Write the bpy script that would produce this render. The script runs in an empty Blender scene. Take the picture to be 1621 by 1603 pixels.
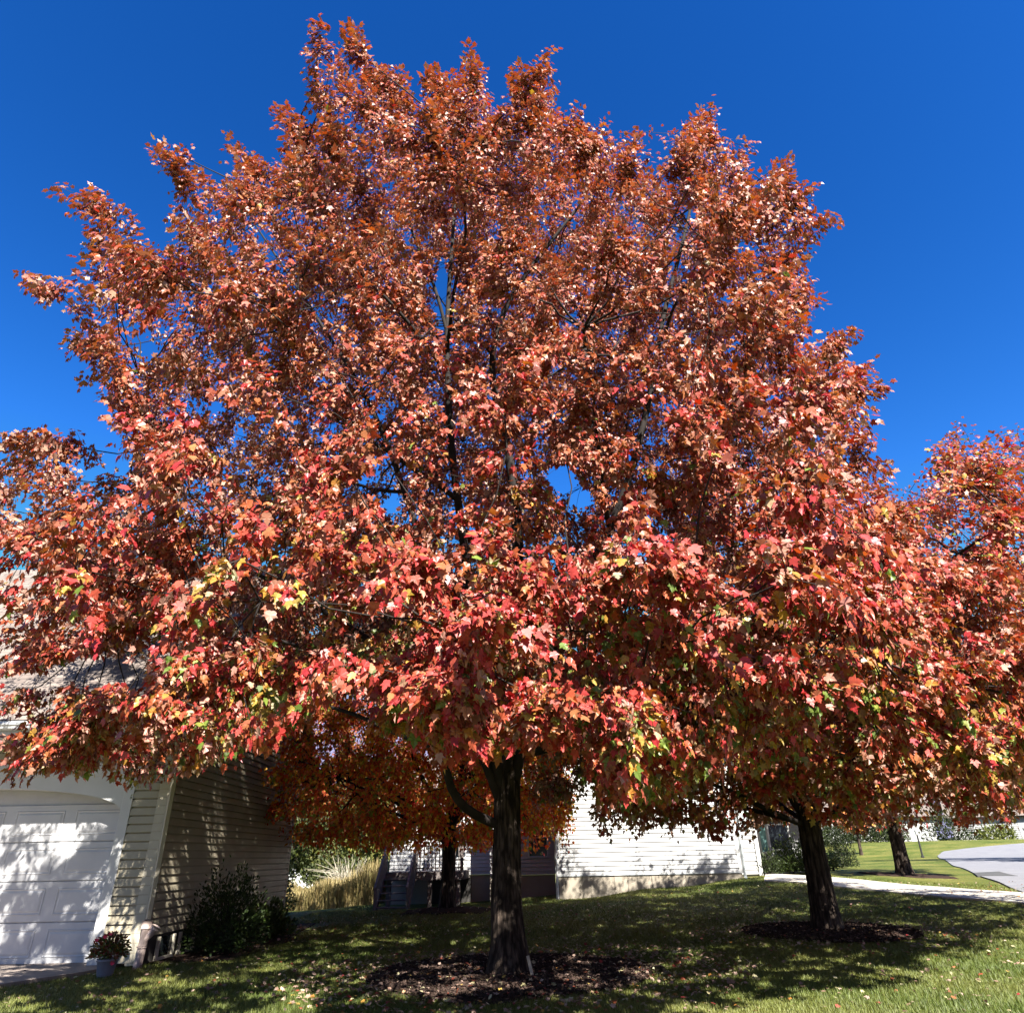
import bpy, math, numpy as np
from mathutils import Vector, Matrix
R = math.radians
SC = bpy.context.scene
COL = SC.collection
rng = np.random.default_rng(11)

# ------------------------------------------------------------------ camera
PITCH, ROLL, FPX = R(27.1), R(1.2), 1083.0
CAMZ = 1.35
cR = np.array([1.0, 0, 0]); cU = np.array([0, -math.sin(PITCH), math.cos(PITCH)])
cF = np.array([0, math.cos(PITCH), math.sin(PITCH)])
cR2 = cR*math.cos(ROLL) - cU*math.sin(ROLL); cU2 = cU*math.cos(ROLL) + cR*math.sin(ROLL)
CAM = np.array([0, 0, CAMZ])
cam = bpy.data.objects.new('camera', bpy.data.cameras.new('camera')); COL.objects.link(cam)
cam.matrix_world = Matrix(((cR2[0], cU2[0], -cF[0], CAM[0]), (cR2[1], cU2[1], -cF[1], CAM[1]),
                           (cR2[2], cU2[2], -cF[2], CAM[2]), (0, 0, 0, 1)))
cam.data.sensor_width = 36; cam.data.lens = 36*FPX/1621
cam.data.clip_end = 3000
SC.camera = cam
# ------------------------------------------------------------------ sky and sun
SUN_EL, SUN_AZ = R(43.5), R(158.5)            # azimuth clockwise from +Y (the view), so behind the camera and a little right
sdir = Vector((math.sin(SUN_AZ)*math.cos(SUN_EL), math.cos(SUN_AZ)*math.cos(SUN_EL), math.sin(SUN_EL)))
W = bpy.data.worlds.new("World"); SC.world = W; W.use_nodes = True
nt = W.node_tree; nt.nodes.clear()
sky = nt.nodes.new('ShaderNodeTexSky'); sky.sky_type = 'NISHITA'; sky.sun_disc = False
sky.sun_elevation = SUN_EL; sky.sun_rotation = SUN_AZ; sky.altitude = 300
sky.air_density = 1.0; sky.dust_density = 0.2; sky.ozone_density = 4.0
hs = nt.nodes.new('ShaderNodeHueSaturation'); hs.inputs['Saturation'].default_value = 1.3; hs.inputs['Value'].default_value = 1.0; hs.inputs['Hue'].default_value = .507
bgn = nt.nodes.new('ShaderNodeBackground'); bgn.inputs['Strength'].default_value = 0.10
wo = nt.nodes.new('ShaderNodeOutputWorld')
nt.links.new(sky.outputs[0], hs.inputs['Color']); mn = nt.nodes.new('ShaderNodeVectorMath'); mn.operation = 'MINIMUM'; mn.inputs[1].default_value = (1.5, 1.9, 3.3)
gm = nt.nodes.new('ShaderNodeGamma'); gm.inputs['Gamma'].default_value = 1.5
mc = nt.nodes.new('ShaderNodeMix'); mc.data_type = 'RGBA'; mc.blend_type = 'MULTIPLY'; mc.inputs[0].default_value = 1; mc.inputs[7].default_value = (.80, .545, .385, 1)
nt.links.new(hs.outputs[0], mn.inputs[0]); nt.links.new(mn.outputs[0], gm.inputs[0]); nt.links.new(gm.outputs[0], mc.inputs[6]); nt.links.new(mc.outputs[2], bgn.inputs[0]); nt.links.new(bgn.outputs[0], wo.inputs[0])
sl = bpy.data.lights.new('sun', 'SUN'); sl.energy = 5.0; sl.angle = R(0.53); sl.color = (1.0, 0.95, 0.87)
so = bpy.data.objects.new('sun', sl); COL.objects.link(so)
so.rotation_euler = sdir.to_track_quat('Z', 'Y').to_euler(); so.location = (5, -10, 30)
SC.view_settings.view_transform = 'Standard'; SC.view_settings.look = 'None'
SC.view_settings.exposure = 2.0; SC.view_settings.gamma = 1.0
SC.render.engine = 'CYCLES'
SC.cycles.max_bounces = 6; SC.cycles.transmission_bounces = 3; SC.cycles.diffuse_bounces = 1; SC.cycles.transparent_max_bounces = 4

# ------------------------------------------------------------------ geometry helpers
def ray(px, py):
    d = cF + cR2*((px-810.5)/FPX) + cU2*((801.5-py)/FPX)
    return d
def at(px, py, Y):
    "world point seen at photo pixel px,py standing Y metres ahead"
    d = ray(px, py); return CAM + d*(Y/d[1])
def proj(P):
    q = P - CAM
    f = q@cF
    return 810.5+FPX*(q@cR2)/f, 801.5-FPX*(q@cU2)/f, f
TA = np.array([(0,10.7,-0.03),(-5.9,12,0.0),(-12,10,-0.02),(-5.8,19,-.02),(5.0,13,.16),(1.4,23,.2),(6.9,23,.69),(4.2,23,.45),
  (8.5,25,.73),(14.2,21.8,.5),(11,17,.45),(6,9.7,.02),(7.3,11.5,.12),(-2,20,.1),(-3,26,-.12),(-10,30,-.3),(-20,30,-.3),(15.2,30,.65),
  (23,39.6,.8),(37.7,67,1.9),(30,80,2.1),(60,60,1.9),(0,0,0),(8,0,0),(-8,0,0),(0,5,0),(-10,60,-.5),(-40,60,-.5),(10,60,.9),(60,120,2.6),
  (0,120,.3),(-60,120,-.4),(20,10,.1),(20,20,.45),(0,-40,0),(30,30,.6),(-30,10,0)])
def zt(x, y):
    x = np.asarray(x, float); y = np.asarray(y, float)
    d2 = (x[..., None]-TA[:, 0])**2+(y[..., None]-TA[:, 1])**2+2.0
    w = d2**-1.7
    return (w*TA[:, 2]).sum(-1)/w.sum(-1)
def mound(x, y, cx, cy, r, h):
    d = np.hypot(x-cx, y-cy)/r
    return h*np.clip(1-d*d, 0, 1)
T1 = (-.16, 10.55); T2 = (4.95, 12.95); T3 = (-1.85, 20.0); T4 = (12.0, 24.3)
def gz(x, y):
    x = np.asarray(x, float); y = np.asarray(y, float)
    return zt(x, y)+mound(x, y, *T1, 2.6, .03)+mound(x, y, *T2, 1.9, .05)+mound(x, y, *T3, 1.5, .12)+mound(x, y, *T4, 1.8, .04)
def g1(x, y): return float(gz(x, y))
def ground_at(px, py):
    d = ray(px, py); lo = None
    for Y in np.arange(4, 120, .05):
        p = CAM+d*(Y/d[1])
        if p[2] <= g1(p[0], p[1]): return p
    return p

def link(me, name, mat=None, parent=None):
    o = bpy.data.objects.new(name, me); COL.objects.link(o)
    if mat is not None:
        for m in (mat if isinstance(mat, (list, tuple)) else [mat]): me.materials.append(m)
    if parent is not None: o.parent = parent
    return o
def tag(o, label=None, cat=None, group=None, kind=None):
    if label: o['label'] = label
    if cat: o['category'] = cat
    if group: o['group'] = group
    if kind: o['kind'] = kind
    return o
def thing(name, label, cat, loc=(0, 0, 0), rz=0, group=None):
    o = bpy.data.objects.new(name, None); COL.objects.link(o); o.location = loc; o.rotation_euler = (0, 0, rz)
    o.empty_display_size = .2
    return tag(o, label, cat, group)
def np_mesh(name, V, F, mat, parent=None, col=None, smooth=False):
    "uniform polygons from numpy arrays"
    me = bpy.data.meshes.new(name); V = np.ascontiguousarray(V, np.float32); F = np.ascontiguousarray(F, np.int32)
    n, k = F.shape
    me.vertices.add(len(V)); me.vertices.foreach_set('co', V.ravel())
    me.loops.add(n*k); me.loops.foreach_set('vertex_index', F.ravel())
    me.polygons.add(n); me.polygons.foreach_set('loop_start', np.arange(0, n*k, k, dtype=np.int32))
    me.polygons.foreach_set('use_smooth', np.full(n, smooth))
    if col is not None:
        a = me.color_attributes.new('Col', 'FLOAT_COLOR', 'POINT')
        c = np.ones((len(V), 4), np.float32); c[:, :3] = col; a.data.foreach_set('color', c.ravel())
    me.update(calc_edges=True); me.validate()
    return link(me, name, mat, parent)
class MB:
    def __init__(s): s.v = []; s.f = []; s.M = Matrix.Identity(4)
    def add(s, vs, fs):
        b = len(s.v); s.v += [tuple(s.M @ Vector(v)) for v in vs]; s.f += [tuple(b+i for i in f) for f in fs]; return s
    def box(s, x0, x1, y0, y1, z0, z1, bev=0):
        if bev <= 0:
            return s.add([(x0,y0,z0),(x1,y0,z0),(x1,y1,z0),(x0,y1,z0),(x0,y0,z1),(x1,y0,z1),(x1,y1,z1),(x0,y1,z1)],
              [(0,3,2,1),(4,5,6,7),(0,1,5,4),(1,2,6,5),(2,3,7,6),(3,0,4,7)])
        b = bev; vs = []
        for zz, i in ((z0, b), (z0+b, 0), (z1-b, 0), (z1, b)):
            vs += [(x0+i+(b if i==0 else 0), y0+i, zz), (x1-i-(b if i==0 else 0), y0+i, zz), (x1-i, y0+i+(b if i==0 else 0), zz), (x1-i, y1-i-(b if i==0 else 0), zz),
                   (x1-i-(b if i==0 else 0), y1-i, zz), (x0+i+(b if i==0 else 0), y1-i, zz), (x0+i, y1-i-(b if i==0 else 0), zz), (x0+i, y0+i+(b if i==0 else 0), zz)]
        fs = [tuple(range(7, -1, -1)), tuple(range(24, 32))]
        for k in range(3):
            for j in range(8): fs.append((k*8+j, k*8+(j+1)%8, k*8+8+(j+1)%8, k*8+8+j))
        return s.add(vs, fs)
    def prism(s, poly, y0, y1):
        "polygon in xz extruded along y"
        n = len(poly)
        vs = [(x, y0, z) for x, z in poly]+[(x, y1, z) for x, z in poly]
        fs = [tuple(range(n)), tuple(range(2*n-1, n-1, -1))]+[(i, i+n, (i+1)%n+n, (i+1)%n) for i in range(n)]
        return s.add(vs, fs)
    def tube(s, pts, rad, n=10, cap=True):
        V, F = tube_np(np.array(pts, float), np.broadcast_to(np.array(rad, float), (len(pts),)), n)
        b = len(s.v); s.v += [tuple(s.M @ Vector(v)) for v in V]; s.f += [tuple(int(b+i) for i in f) for f in F]
        if cap: s.f += [tuple(b+i for i in range(n-1, -1, -1)), tuple(b+len(V)-n+i for i in range(n))]
        return s
    def lathe(s, prof, cx=0, cy=0, n=20):
        vs = []
        for r, z in prof: vs += [(cx+r*math.cos(2*math.pi*j/n), cy+r*math.sin(2*math.pi*j/n), z) for j in range(n)]
        fs = [(k*n+j, k*n+(j+1)%n, (k+1)*n+(j+1)%n, (k+1)*n+j) for k in range(len(prof)-1) for j in range(n)]
        fs += [tuple(range(n-1, -1, -1)), tuple((len(prof)-1)*n+j for j in range(n))]
        return s.add(vs, fs)
    def build(s, name, mat, parent=None, smooth=False):
        me = bpy.data.meshes.new(name); me.from_pydata(s.v, [], s.f); me.update()
        if smooth: me.polygons.foreach_set('use_smooth', [True]*len(me.polygons))
        return link(me, name, mat, parent)
def tube_np(P, rad, n):
    P = np.asarray(P, float); m = len(P)
    T = np.gradient(P, axis=0); T /= np.linalg.norm(T, axis=1)[:, None]+1e-9
    ref = np.eye(3)[np.abs(T).max(0).argmin()]
    A = np.cross(T, ref); A /= np.linalg.norm(A, axis=1)[:, None]+1e-9
    B = np.cross(T, A)
    th = np.arange(n)*2*math.pi/n
    V = (P[:, None]+rad[:, None, None]*(A[:, None]*np.cos(th)[None, :, None]+B[:, None]*np.sin(th)[None, :, None])).reshape(-1, 3)
    i = np.arange(m-1)[:, None]*n; j = np.arange(n)[None]; j2 = (j+1) % n
    F = np.stack([i+j, i+n+j, i+n+j2, i+j2], -1).reshape(-1, 4)
    return V, F

# ------------------------------------------------------------------ materials
def nm(name):
    m = bpy.data.materials.new(name); m.use_nodes = True; n = m.node_tree
    return m, n, n.nodes['Principled BSDF']
def mat(name, c1, c2=None, scale=3, rough=.7, bump=0, bscale=40, detail=6, spec=.3, stretch=None, metal=0, coords='Object', contrast=(.35, .65)):
    m, n, b = nm(name); N = n.nodes; L = n.links
    b.inputs['Roughness'].default_value = rough; b.inputs['Specular IOR Level'].default_value = spec; b.inputs['Metallic'].default_value = metal
    tc = N.new('ShaderNodeTexCoord'); mp = N.new('ShaderNodeMapping'); L.new(tc.outputs[coords], mp.inputs[0])
    if stretch: mp.inputs['Scale'].default_value = stretch
    no = N.new('ShaderNodeTexNoise'); no.inputs['Scale'].default_value = scale; no.inputs['Detail'].default_value = detail
    no.inputs['Roughness'].default_value = .6
    L.new(mp.outputs[0], no.inputs['Vector'])
    cr = N.new('ShaderNodeValToRGB'); cr.color_ramp.elements[0].position = contrast[0]; cr.color_ramp.elements[1].position = contrast[1]
    c2 = c2 or tuple(x*.85 for x in c1)
    cr.color_ramp.elements[0].color = (*c1, 1); cr.color_ramp.elements[1].color = (*c2, 1)
    L.new(no.outputs['Fac'], cr.inputs[0]); L.new(cr.outputs[0], b.inputs['Base Color'])
    if bump:
        n2 = N.new('ShaderNodeTexNoise'); n2.inputs['Scale'].default_value = bscale; n2.inputs['Detail'].default_value = 5
        L.new(mp.outputs[0], n2.inputs['Vector'])
        bp = N.new('ShaderNodeBump'); bp.inputs['Strength'].default_value = bump; bp.inputs['Distance'].default_value = .02
        L.new(n2.outputs['Fac'], bp.inputs['Height']); L.new(bp.outputs[0], b.inputs['Normal'])
    m['cr'] = 1
    return m
def leaf_mat(name, under=(.44, .29, .25), trans=.35, rough=.42, spec=.5, umix=.55):
    m, n, b = nm(name); N = n.nodes; L = n.links
    at_ = N.new('ShaderNodeAttribute'); at_.attribute_name = 'Col'
    ge = N.new('ShaderNodeNewGeometry')
    mx = N.new('ShaderNodeMix'); mx.data_type = 'RGBA'; mx.inputs[7].default_value = (*under, 1)
    mul = N.new('ShaderNodeMath'); mul.operation = 'MULTIPLY'; mul.inputs[1].default_value = umix
    L.new(ge.outputs['Backfacing'], mul.inputs[0]); L.new(mul.outputs[0], mx.inputs[0]); L.new(at_.outputs['Color'], mx.inputs[6])
    tc = N.new('ShaderNodeTexCoord'); no = N.new('ShaderNodeTexNoise'); no.inputs['Scale'].default_value = 22; no.inputs['Detail'].default_value = 3
    L.new(tc.outputs['Object'], no.inputs[0])
    hv = N.new('ShaderNodeHueSaturation'); mr = N.new('ShaderNodeMapRange'); mr.inputs[1].default_value = .3; mr.inputs[2].default_value = .7
    mr.inputs[3].default_value = .75; mr.inputs[4].default_value = 1.25
    L.new(no.outputs['Fac'], mr.inputs[0]); L.new(mr.outputs[0], hv.inputs['Value']); L.new(mx.outputs[2], hv.inputs['Color'])
    L.new(hv.outputs[0], b.inputs['Base Color'])
    b.inputs['Roughness'].default_value = rough; b.inputs['Specular IOR Level'].default_value = spec
    tr = N.new('ShaderNodeBsdfTranslucent'); hs2 = N.new('ShaderNodeHueSaturation'); hs2.inputs['Saturation'].default_value = 1.15
    L.new(at_.outputs['Color'], hs2.inputs['Color']); L.new(hs2.outputs[0], tr.inputs[0])
    ms = N.new('ShaderNodeMixShader'); ms.inputs[0].default_value = trans
    L.new(b.outputs[0], ms.inputs[1]); L.new(tr.outputs[0], ms.inputs[2]); L.new(ms.outputs[0], N['Material Output'].inputs[0])
    return m
M = {}
M['maple'] = leaf_mat('maple_leaf', umix=.5, trans=.26, rough=.43, spec=.42, under=(.54, .39, .30))
M['green_leaf'] = leaf_mat('green_leaf', under=(.14, .17, .08), umix=.3, trans=.25, spec=.25, rough=.5)
M['litter'] = leaf_mat('fallen_leaf', under=(.5, .36, .28), trans=.1, umix=.4, rough=.6)
M['blade'] = leaf_mat('grass_blade', under=(.2, .25, .06), trans=.3, umix=.2, rough=.5, spec=.35)
def bark(name, c1, c2):
    m, n, b = nm(name); N = n.nodes; L = n.links
    tc = N.new('ShaderNodeTexCoord'); mp = N.new('ShaderNodeMapping'); mp.inputs['Scale'].default_value = (1, 1, .16)
    L.new(tc.outputs['Object'], mp.inputs[0])
    vo = N.new('ShaderNodeTexVoronoi'); vo.inputs['Scale'].default_value = 24; vo.feature = 'F1'
    no = N.new('ShaderNodeTexNoise'); no.inputs['Scale'].default_value = 14; no.inputs['Detail'].default_value = 8; no.inputs['Roughness'].default_value = .65
    n2 = N.new('ShaderNodeTexNoise'); n2.inputs['Scale'].default_value = 3; n2.inputs['Detail'].default_value = 4
    L.new(mp.outputs[0], no.inputs[0]); L.new(tc.outputs['Object'], n2.inputs[0])
    vm = N.new('ShaderNodeVectorMath'); vm.operation = 'ADD'; sc = N.new('ShaderNodeVectorMath'); sc.operation = 'SCALE'; sc.inputs['Scale'].default_value = .08
    L.new(no.outputs['Color'], sc.inputs[0]); L.new(mp.outputs[0], vm.inputs[0]); L.new(sc.outputs[0], vm.inputs[1]); L.new(vm.outputs[0], vo.inputs[0])
    mu = N.new('ShaderNodeMath'); mu.operation = 'MULTIPLY_ADD'; mu.inputs[1].default_value = .6
    L.new(vo.outputs['Distance'], mu.inputs[0]); L.new(no.outputs['Fac'], mu.inputs[2])
    cr = N.new('ShaderNodeValToRGB'); e = cr.color_ramp.elements; e[0].position = .45; e[0].color = (*c1, 1); e[1].position = .95; e[1].color = (*c2, 1)
    L.new(mu.outputs[0], cr.inputs[0])
    hv = N.new('ShaderNodeHueSaturation'); mr = N.new('ShaderNodeMapRange'); mr.inputs[1].default_value = .35; mr.inputs[2].default_value = .65; mr.inputs[3].default_value = .7; mr.inputs[4].default_value = 1.25
    L.new(n2.outputs['Fac'], mr.inputs[0]); L.new(mr.outputs[0], hv.inputs['Value']); L.new(cr.outputs[0], hv.inputs['Color'])
    L.new(hv.outputs[0], b.inputs['Base Color'])
    bp = N.new('ShaderNodeBump'); bp.inputs['Strength'].default_value = .9; bp.inputs['Distance'].default_value = .05; bp.invert = True
    L.new(mu.outputs[0], bp.inputs['Height']); L.new(bp.outputs[0], b.inputs['Normal']); b.inputs['Roughness'].default_value = .9
    b.inputs['Specular IOR Level'].default_value = .15
    return m
M['bark'] = bark('maple_bark', (.10, .075, .058), (.014, .010, .008))
M['twig'] = mat('twig_bark', (.026, .02, .018), (.012, .009, .008), 5, .85, .3, 60)
M['white'] = mat('white_vinyl', (.40, .40, .395), (.35, .35, .345), 1.2, .45, .05, 8, spec=.4)
M['white_trim'] = mat('white_trim', (.50, .50, .49), (.45, .45, .44), 2, .4, .03, 10)
M['beige'] = mat('beige_vinyl', (.36, .32, .23), (.29, .255, .185), 1.3, .5, .08, 12)
M['beige_trim'] = mat('beige_trim', (.42, .385, .30), (.36, .33, .26), 3, .5, .05, 20)
M['door_white'] = mat('door_paint', (.50, .50, .50), (.43, .43, .44), 2.5, .4, .06, 90)
M['glass'] = mat('dark_glass', (.015, .02, .023), (.025, .032, .036), 1, .12, spec=.25)
M['dark'] = mat('dark_panel', (.03, .028, .026), (.05, .045, .04), 4, .7, .2)
M['green_paint'] = mat('green_shutter_paint', (.10, .20, .18), (.08, .16, .15), 4, .5)
M['grey_paint'] = mat('grey_louvre_paint', (.42, .45, .45), (.36, .39, .39), 4, .5)
M['deck'] = mat('weathered_deck_wood', (.17, .145, .135), (.10, .085, .08), 3, .8, .3, 30, stretch=(1, 1, 4))
M['metal'] = mat('lamp_metal', (.03, .03, .03), None, 4, .4)
M['pot'] = mat('pale_pot_glaze', (.20, .215, .26), (.15, .16, .2), 6, .5, .1)  # pale glaze darkened, the pot's shade is put into its colour
M['pipe'] = mat('pink_beige_pipe', (.42, .33, .29), (.36, .28, .25), 5, .55, .1)
M['petal'] = mat('red_petal', (.6, .03, .06), (.45, .02, .05), 20, .6)
M['stake'] = mat('pale_stake_wood', (.42, .38, .30), (.3, .27, .2), 12, .8, .2)
M['well'] = mat('cream_plastic', (.6, .56, .44), (.5, .46, .36), 5, .6)
M['chip'] = leaf_mat('bark_chip', under=(.05, .035, .03), trans=.0, umix=.2, rough=.9, spec=.08)
M['back_maple'] = leaf_mat('sun_painted_maple_leaf', under=(.5, .3, .14), umix=.3, trans=.5, rough=.5, spec=.3)  # extra translucent leaf, makes the shaded back maple look sunlit
M['straw'] = leaf_mat('dry_grass', under=(.5, .4, .22), trans=.25, umix=.2, rough=.6, spec=.2)

def concrete(name, c1, c2, joints=False, sx=1.2, sz=9, msize=.018):
    m = mat(name, c1, c2, 1.6, .85, .35, 60, detail=10, spec=.2, contrast=(.3, .72)); n = m.node_tree; N = n.nodes; L = n.links
    b = N['Principled BSDF']; src = b.inputs['Base Color'].links[0].from_socket
    n2 = N.new('ShaderNodeTexNoise'); n2.inputs['Scale'].default_value = 130; n2.inputs['Detail'].default_value = 2
    tc = N.new('ShaderNodeTexCoord'); L.new(tc.outputs['Object'], n2.inputs[0])
    mr = N.new('ShaderNodeMapRange'); mr.inputs[1].default_value = .3; mr.inputs[2].default_value = .7; mr.inputs[3].default_value = .82; mr.inputs[4].default_value = 1.15
    hv = N.new('ShaderNodeHueSaturation'); L.new(n2.outputs['Fac'], mr.inputs[0]); L.new(mr.outputs[0], hv.inputs['Value']); L.new(src, hv.inputs['Color'])
    L.new(hv.outputs[0], b.inputs['Base Color'])
    return m
M['found'] = concrete('foundation_concrete', (.33, .29, .23), (.25, .22, .175))
M['drive'] = concrete('driveway_concrete', (.28, .235, .205), (.19, .155, .135))
M['walk'] = concrete('walkway_concrete', (.48, .44, .38), (.38, .35, .30))
M['road'] = concrete('road_asphalt', (.19, .19, .20), (.15, .15, .165))
M['patch'] = concrete('road_patch_asphalt', (.08, .08, .08), (.06, .06, .06))
M['mulch'] = mat('mulch', (.05, .032, .025), (.018, .011, .009), 26, .95, 1.0, 50, detail=8, spec=.1)
def shingle():
    m, n, b = nm('roof_shingles'); N = n.nodes; L = n.links
    uv = N.new('ShaderNodeTexCoord'); br = N.new('ShaderNodeTexBrick')
    br.inputs['Scale'].default_value = 1; br.inputs['Brick Width'].default_value = .32; br.inputs['Row Height'].default_value = .14
    br.inputs['Mortar Size'].default_value = .007; br.inputs['Color1'].default_value = (.135, .108, .092, 1); br.inputs['Color2'].default_value = (.185, .152, .13, 1)
    br.inputs['Mortar'].default_value = (.05, .04, .035, 1); br.inputs['Bias'].default_value = 0; br.offset = .37
    L.new(uv.outputs['UV'], br.inputs[0])
    no = N.new('ShaderNodeTexNoise'); no.inputs['Scale'].default_value = 6; no.inputs['Detail'].default_value = 12; no.inputs['Roughness'].default_value = .8
    L.new(uv.outputs['UV'], no.inputs[0])
    mr = N.new('ShaderNodeMapRange'); mr.inputs[1].default_value = .3; mr.inputs[2].default_value = .7; mr.inputs[3].default_value = .7; mr.inputs[4].default_value = 1.25
    hv = N.new('ShaderNodeHueSaturation'); L.new(no.outputs['Fac'], mr.inputs[0]); L.new(mr.outputs[0], hv.inputs['Value']); L.new(br.outputs['Color'], hv.inputs['Color'])
    L.new(hv.outputs[0], b.inputs['Base Color']); b.inputs['Roughness'].default_value = .9
    bp = N.new('ShaderNodeBump'); bp.inputs['Strength'].default_value = .6; bp.inputs['Distance'].default_value = .01; bp.invert = True
    L.new(br.outputs['Fac'], bp.inputs['Height']); L.new(bp.outputs[0], b.inputs['Normal'])
    return m
M['shingle'] = shingle()
def lawn():
    m, n, b = nm('lawn_grass'); N = n.nodes; L = n.links
    tc = N.new('ShaderNodeTexCoord')
    def noise(s, d, st=None):
        x = N.new('ShaderNodeTexNoise'); x.inputs['Scale'].default_value = s; x.inputs['Detail'].default_value = d; x.inputs['Roughness'].default_value = .65
        if st:
            mp = N.new('ShaderNodeMapping'); mp.inputs['Scale'].default_value = st; L.new(tc.outputs['Object'], mp.inputs[0]); L.new(mp.outputs[0], x.inputs[0])
        else: L.new(tc.outputs['Object'], x.inputs[0])
        return x
    a = noise(.55, 6); c = noise(38, 6, (1, 1, 1)); 
    r1 = N.new('ShaderNodeValToRGB'); e = r1.color_ramp.elements; e[0].position = .35; e[0].color = (.05, .082, .010, 1); e[1].position = .66; e[1].color = (.17, .16, .042, 1)
    L.new(a.outputs['Fac'], r1.inputs[0])
    mr = N.new('ShaderNodeMapRange'); mr.inputs[1].default_value = .34; mr.inputs[2].default_value = .66; mr.inputs[3].default_value = .45; mr.inputs[4].default_value = 1.5
    hv = N.new('ShaderNodeHueSaturation'); L.new(c.outputs['Fac'], mr.inputs[0]); L.new(mr.outputs[0], hv.inputs['Value']); L.new(r1.outputs[0], hv.inputs['Color'])
    L.new(hv.outputs[0], b.inputs['Base Color']); b.inputs['Roughness'].default_value = .8; b.inputs['Specular IOR Level'].default_value = .15
    bp = N.new('ShaderNodeBump'); bp.inputs['Strength'].default_value = 1; bp.inputs['Distance'].default_value = .05
    L.new(c.outputs['Fac'], bp.inputs['Height']); L.new(bp.outputs[0], b.inputs['Normal'])
    return m
M['lawn'] = lawn()

# ------------------------------------------------------------------ ground sheets
def grid_axis(lo, hi, fine_lo, fine_hi, step):
    a = np.arange(fine_lo, fine_hi, step); l = [fine_lo]
    while l[-1] > lo: l.append(l[-1]-step*1.25**len(l))
    r = [a[-1]]
    while r[-1] < hi: r.append(r[-1]+step*1.25**len(r))
    return np.array(l[:0:-1]+list(a)+r[1:])
xs = grid_axis(-900, 900, -14, 62, .3); ys = grid_axis(-300, 1200, 5, 84, .3)
X, Yg = np.meshgrid(xs, ys); Z = gz(X, Yg)
n1 = len(xs); i, j = np.meshgrid(np.arange(len(ys)-1), np.arange(n1-1), indexing='ij'); q = i*n1+j
g = np_mesh('ground', np.stack([X, Yg, Z], -1).reshape(-1, 3), np.stack([q, q+1, q+n1+1, q+n1], -1).reshape(-1, 4), M['lawn'], smooth=True)
tag(g, kind='structure')
def sheet(name, left, right, m, lift, n=40, thick=.05, cross=4):
    "ribbon between two plan polylines, following the ground"
    def rs(P):
        P = np.array(P, float); s = np.r_[0, np.cumsum(np.hypot(*np.diff(P, axis=0).T))]; t = np.linspace(0, s[-1], n)
        return np.stack([np.interp(t, s, P[:, 0]), np.interp(t, s, P[:, 1])], -1)
    a, b = rs(left), rs(right); t = np.linspace(0, 1, cross+1)
    XY = a[:, None]*(1-t)[None, :, None]+b[:, None]*t[None, :, None]
    zc = gz(XY[..., 0], XY[..., 1])+lift
    V = np.concatenate([XY, zc[..., None]], -1).reshape(-1, 3); k = cross+1
    i, j = np.meshgrid(np.arange(n-1), np.arange(cross), indexing='ij'); q = i*k+j
    F = np.stack([q, q+1, q+k+1, q+k], -1).reshape(-1, 4)
    ring = [i*k for i in range(n)]+[(n-1)*k+j for j in range(1, k)]+[i*k+cross for i in range(n-2, -1, -1)]+[j for j in range(cross-1, 0, -1)]
    b0 = len(V); V = np.vstack([V, V[ring]-[0, 0, thick+lift]]); m_ = len(ring)
    F2 = np.array([(ring[a], ring[(a+1) % m_], b0+(a+1) % m_, b0+a) for a in range(m_)])
    o = np_mesh(name, V, np.vstack([F, F2]), m); tag(o, kind='structure'); return o
sheet('driveway', [(-6.0, 12.35), (-6.0, 11.4), (-6.9, 9.6), (-9.6, 5)], [(-14, 12.35), (-14, 11.4), (-14, 9.6), (-16, 5)], M['drive'], .05)
def gp(*pp): return [tuple(ground_at(*p)[:2]) for p in pp]
sheet('walkway', gp((1210,1395), (1290,1400), (1400,1412), (1500,1422), (1621,1432), (1760,1447)), gp((1212,1384), (1290,1388), (1400,1398), (1500,1406), (1621,1415), (1760,1428)), M['walk'], .035)
RL = gp((1700,1455), (1621,1414), (1570,1393), (1530,1377), (1500,1364), (1484,1355), (1492,1348), (1530,1343))
sheet('road', RL, [(p[0]+40, p[1]+(6 if k > 4 else 0)) for k, p in enumerate(RL)], M['road'], .035, cross=24, n=70)
rp = gp((1548,1388), (1542,1383), (1582,1381), (1612,1388))
sheet('road_patch', [rp[0], rp[1]], [rp[3], rp[2]], M['patch'], .043, n=8, thick=.01, cross=8)
def disc(name, c, r, m, lift=.012, n=56, rings=14, seed=0, amp=.035):
    rg = np.random.default_rng(seed); th = np.linspace(0, 2*math.pi, n, endpoint=False)
    edge = r*(1+.07*np.sin(3*th+seed)+.05*np.sin(7*th+1)+.04*rg.normal(size=n))
    V = []; 
    for k in range(1, rings+1):
        rr = edge*k/rings; x = c[0]+rr*np.cos(th); y = c[1]+rr*np.sin(th)
        V.append(np.stack([x, y, gz(x, y)+lift+amp*rg.random(n)*(1 if k < rings else -.8)], -1))
    V = np.vstack(V); F = [((k-1)*n+j, (k-1)*n+(j+1) % n, k*n+(j+1) % n, k*n+j) for k in range(1, rings) for j in range(n)]
    o = np_mesh(name, V, np.array(F)[:, ::-1], m, smooth=True)
    tag(o, kind='structure'); return o
disc('mulch_ring', T1, 1.8, M['mulch'], seed=1, n=120, rings=30)
disc('mulch_ring', T2, 1.2, M['mulch'], seed=2, n=90, rings=20)
disc('mulch_ring', T3, 1.1, M['mulch'], seed=3)
disc('mulch_ring', T4, 1.3, M['mulch'], seed=4)
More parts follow.
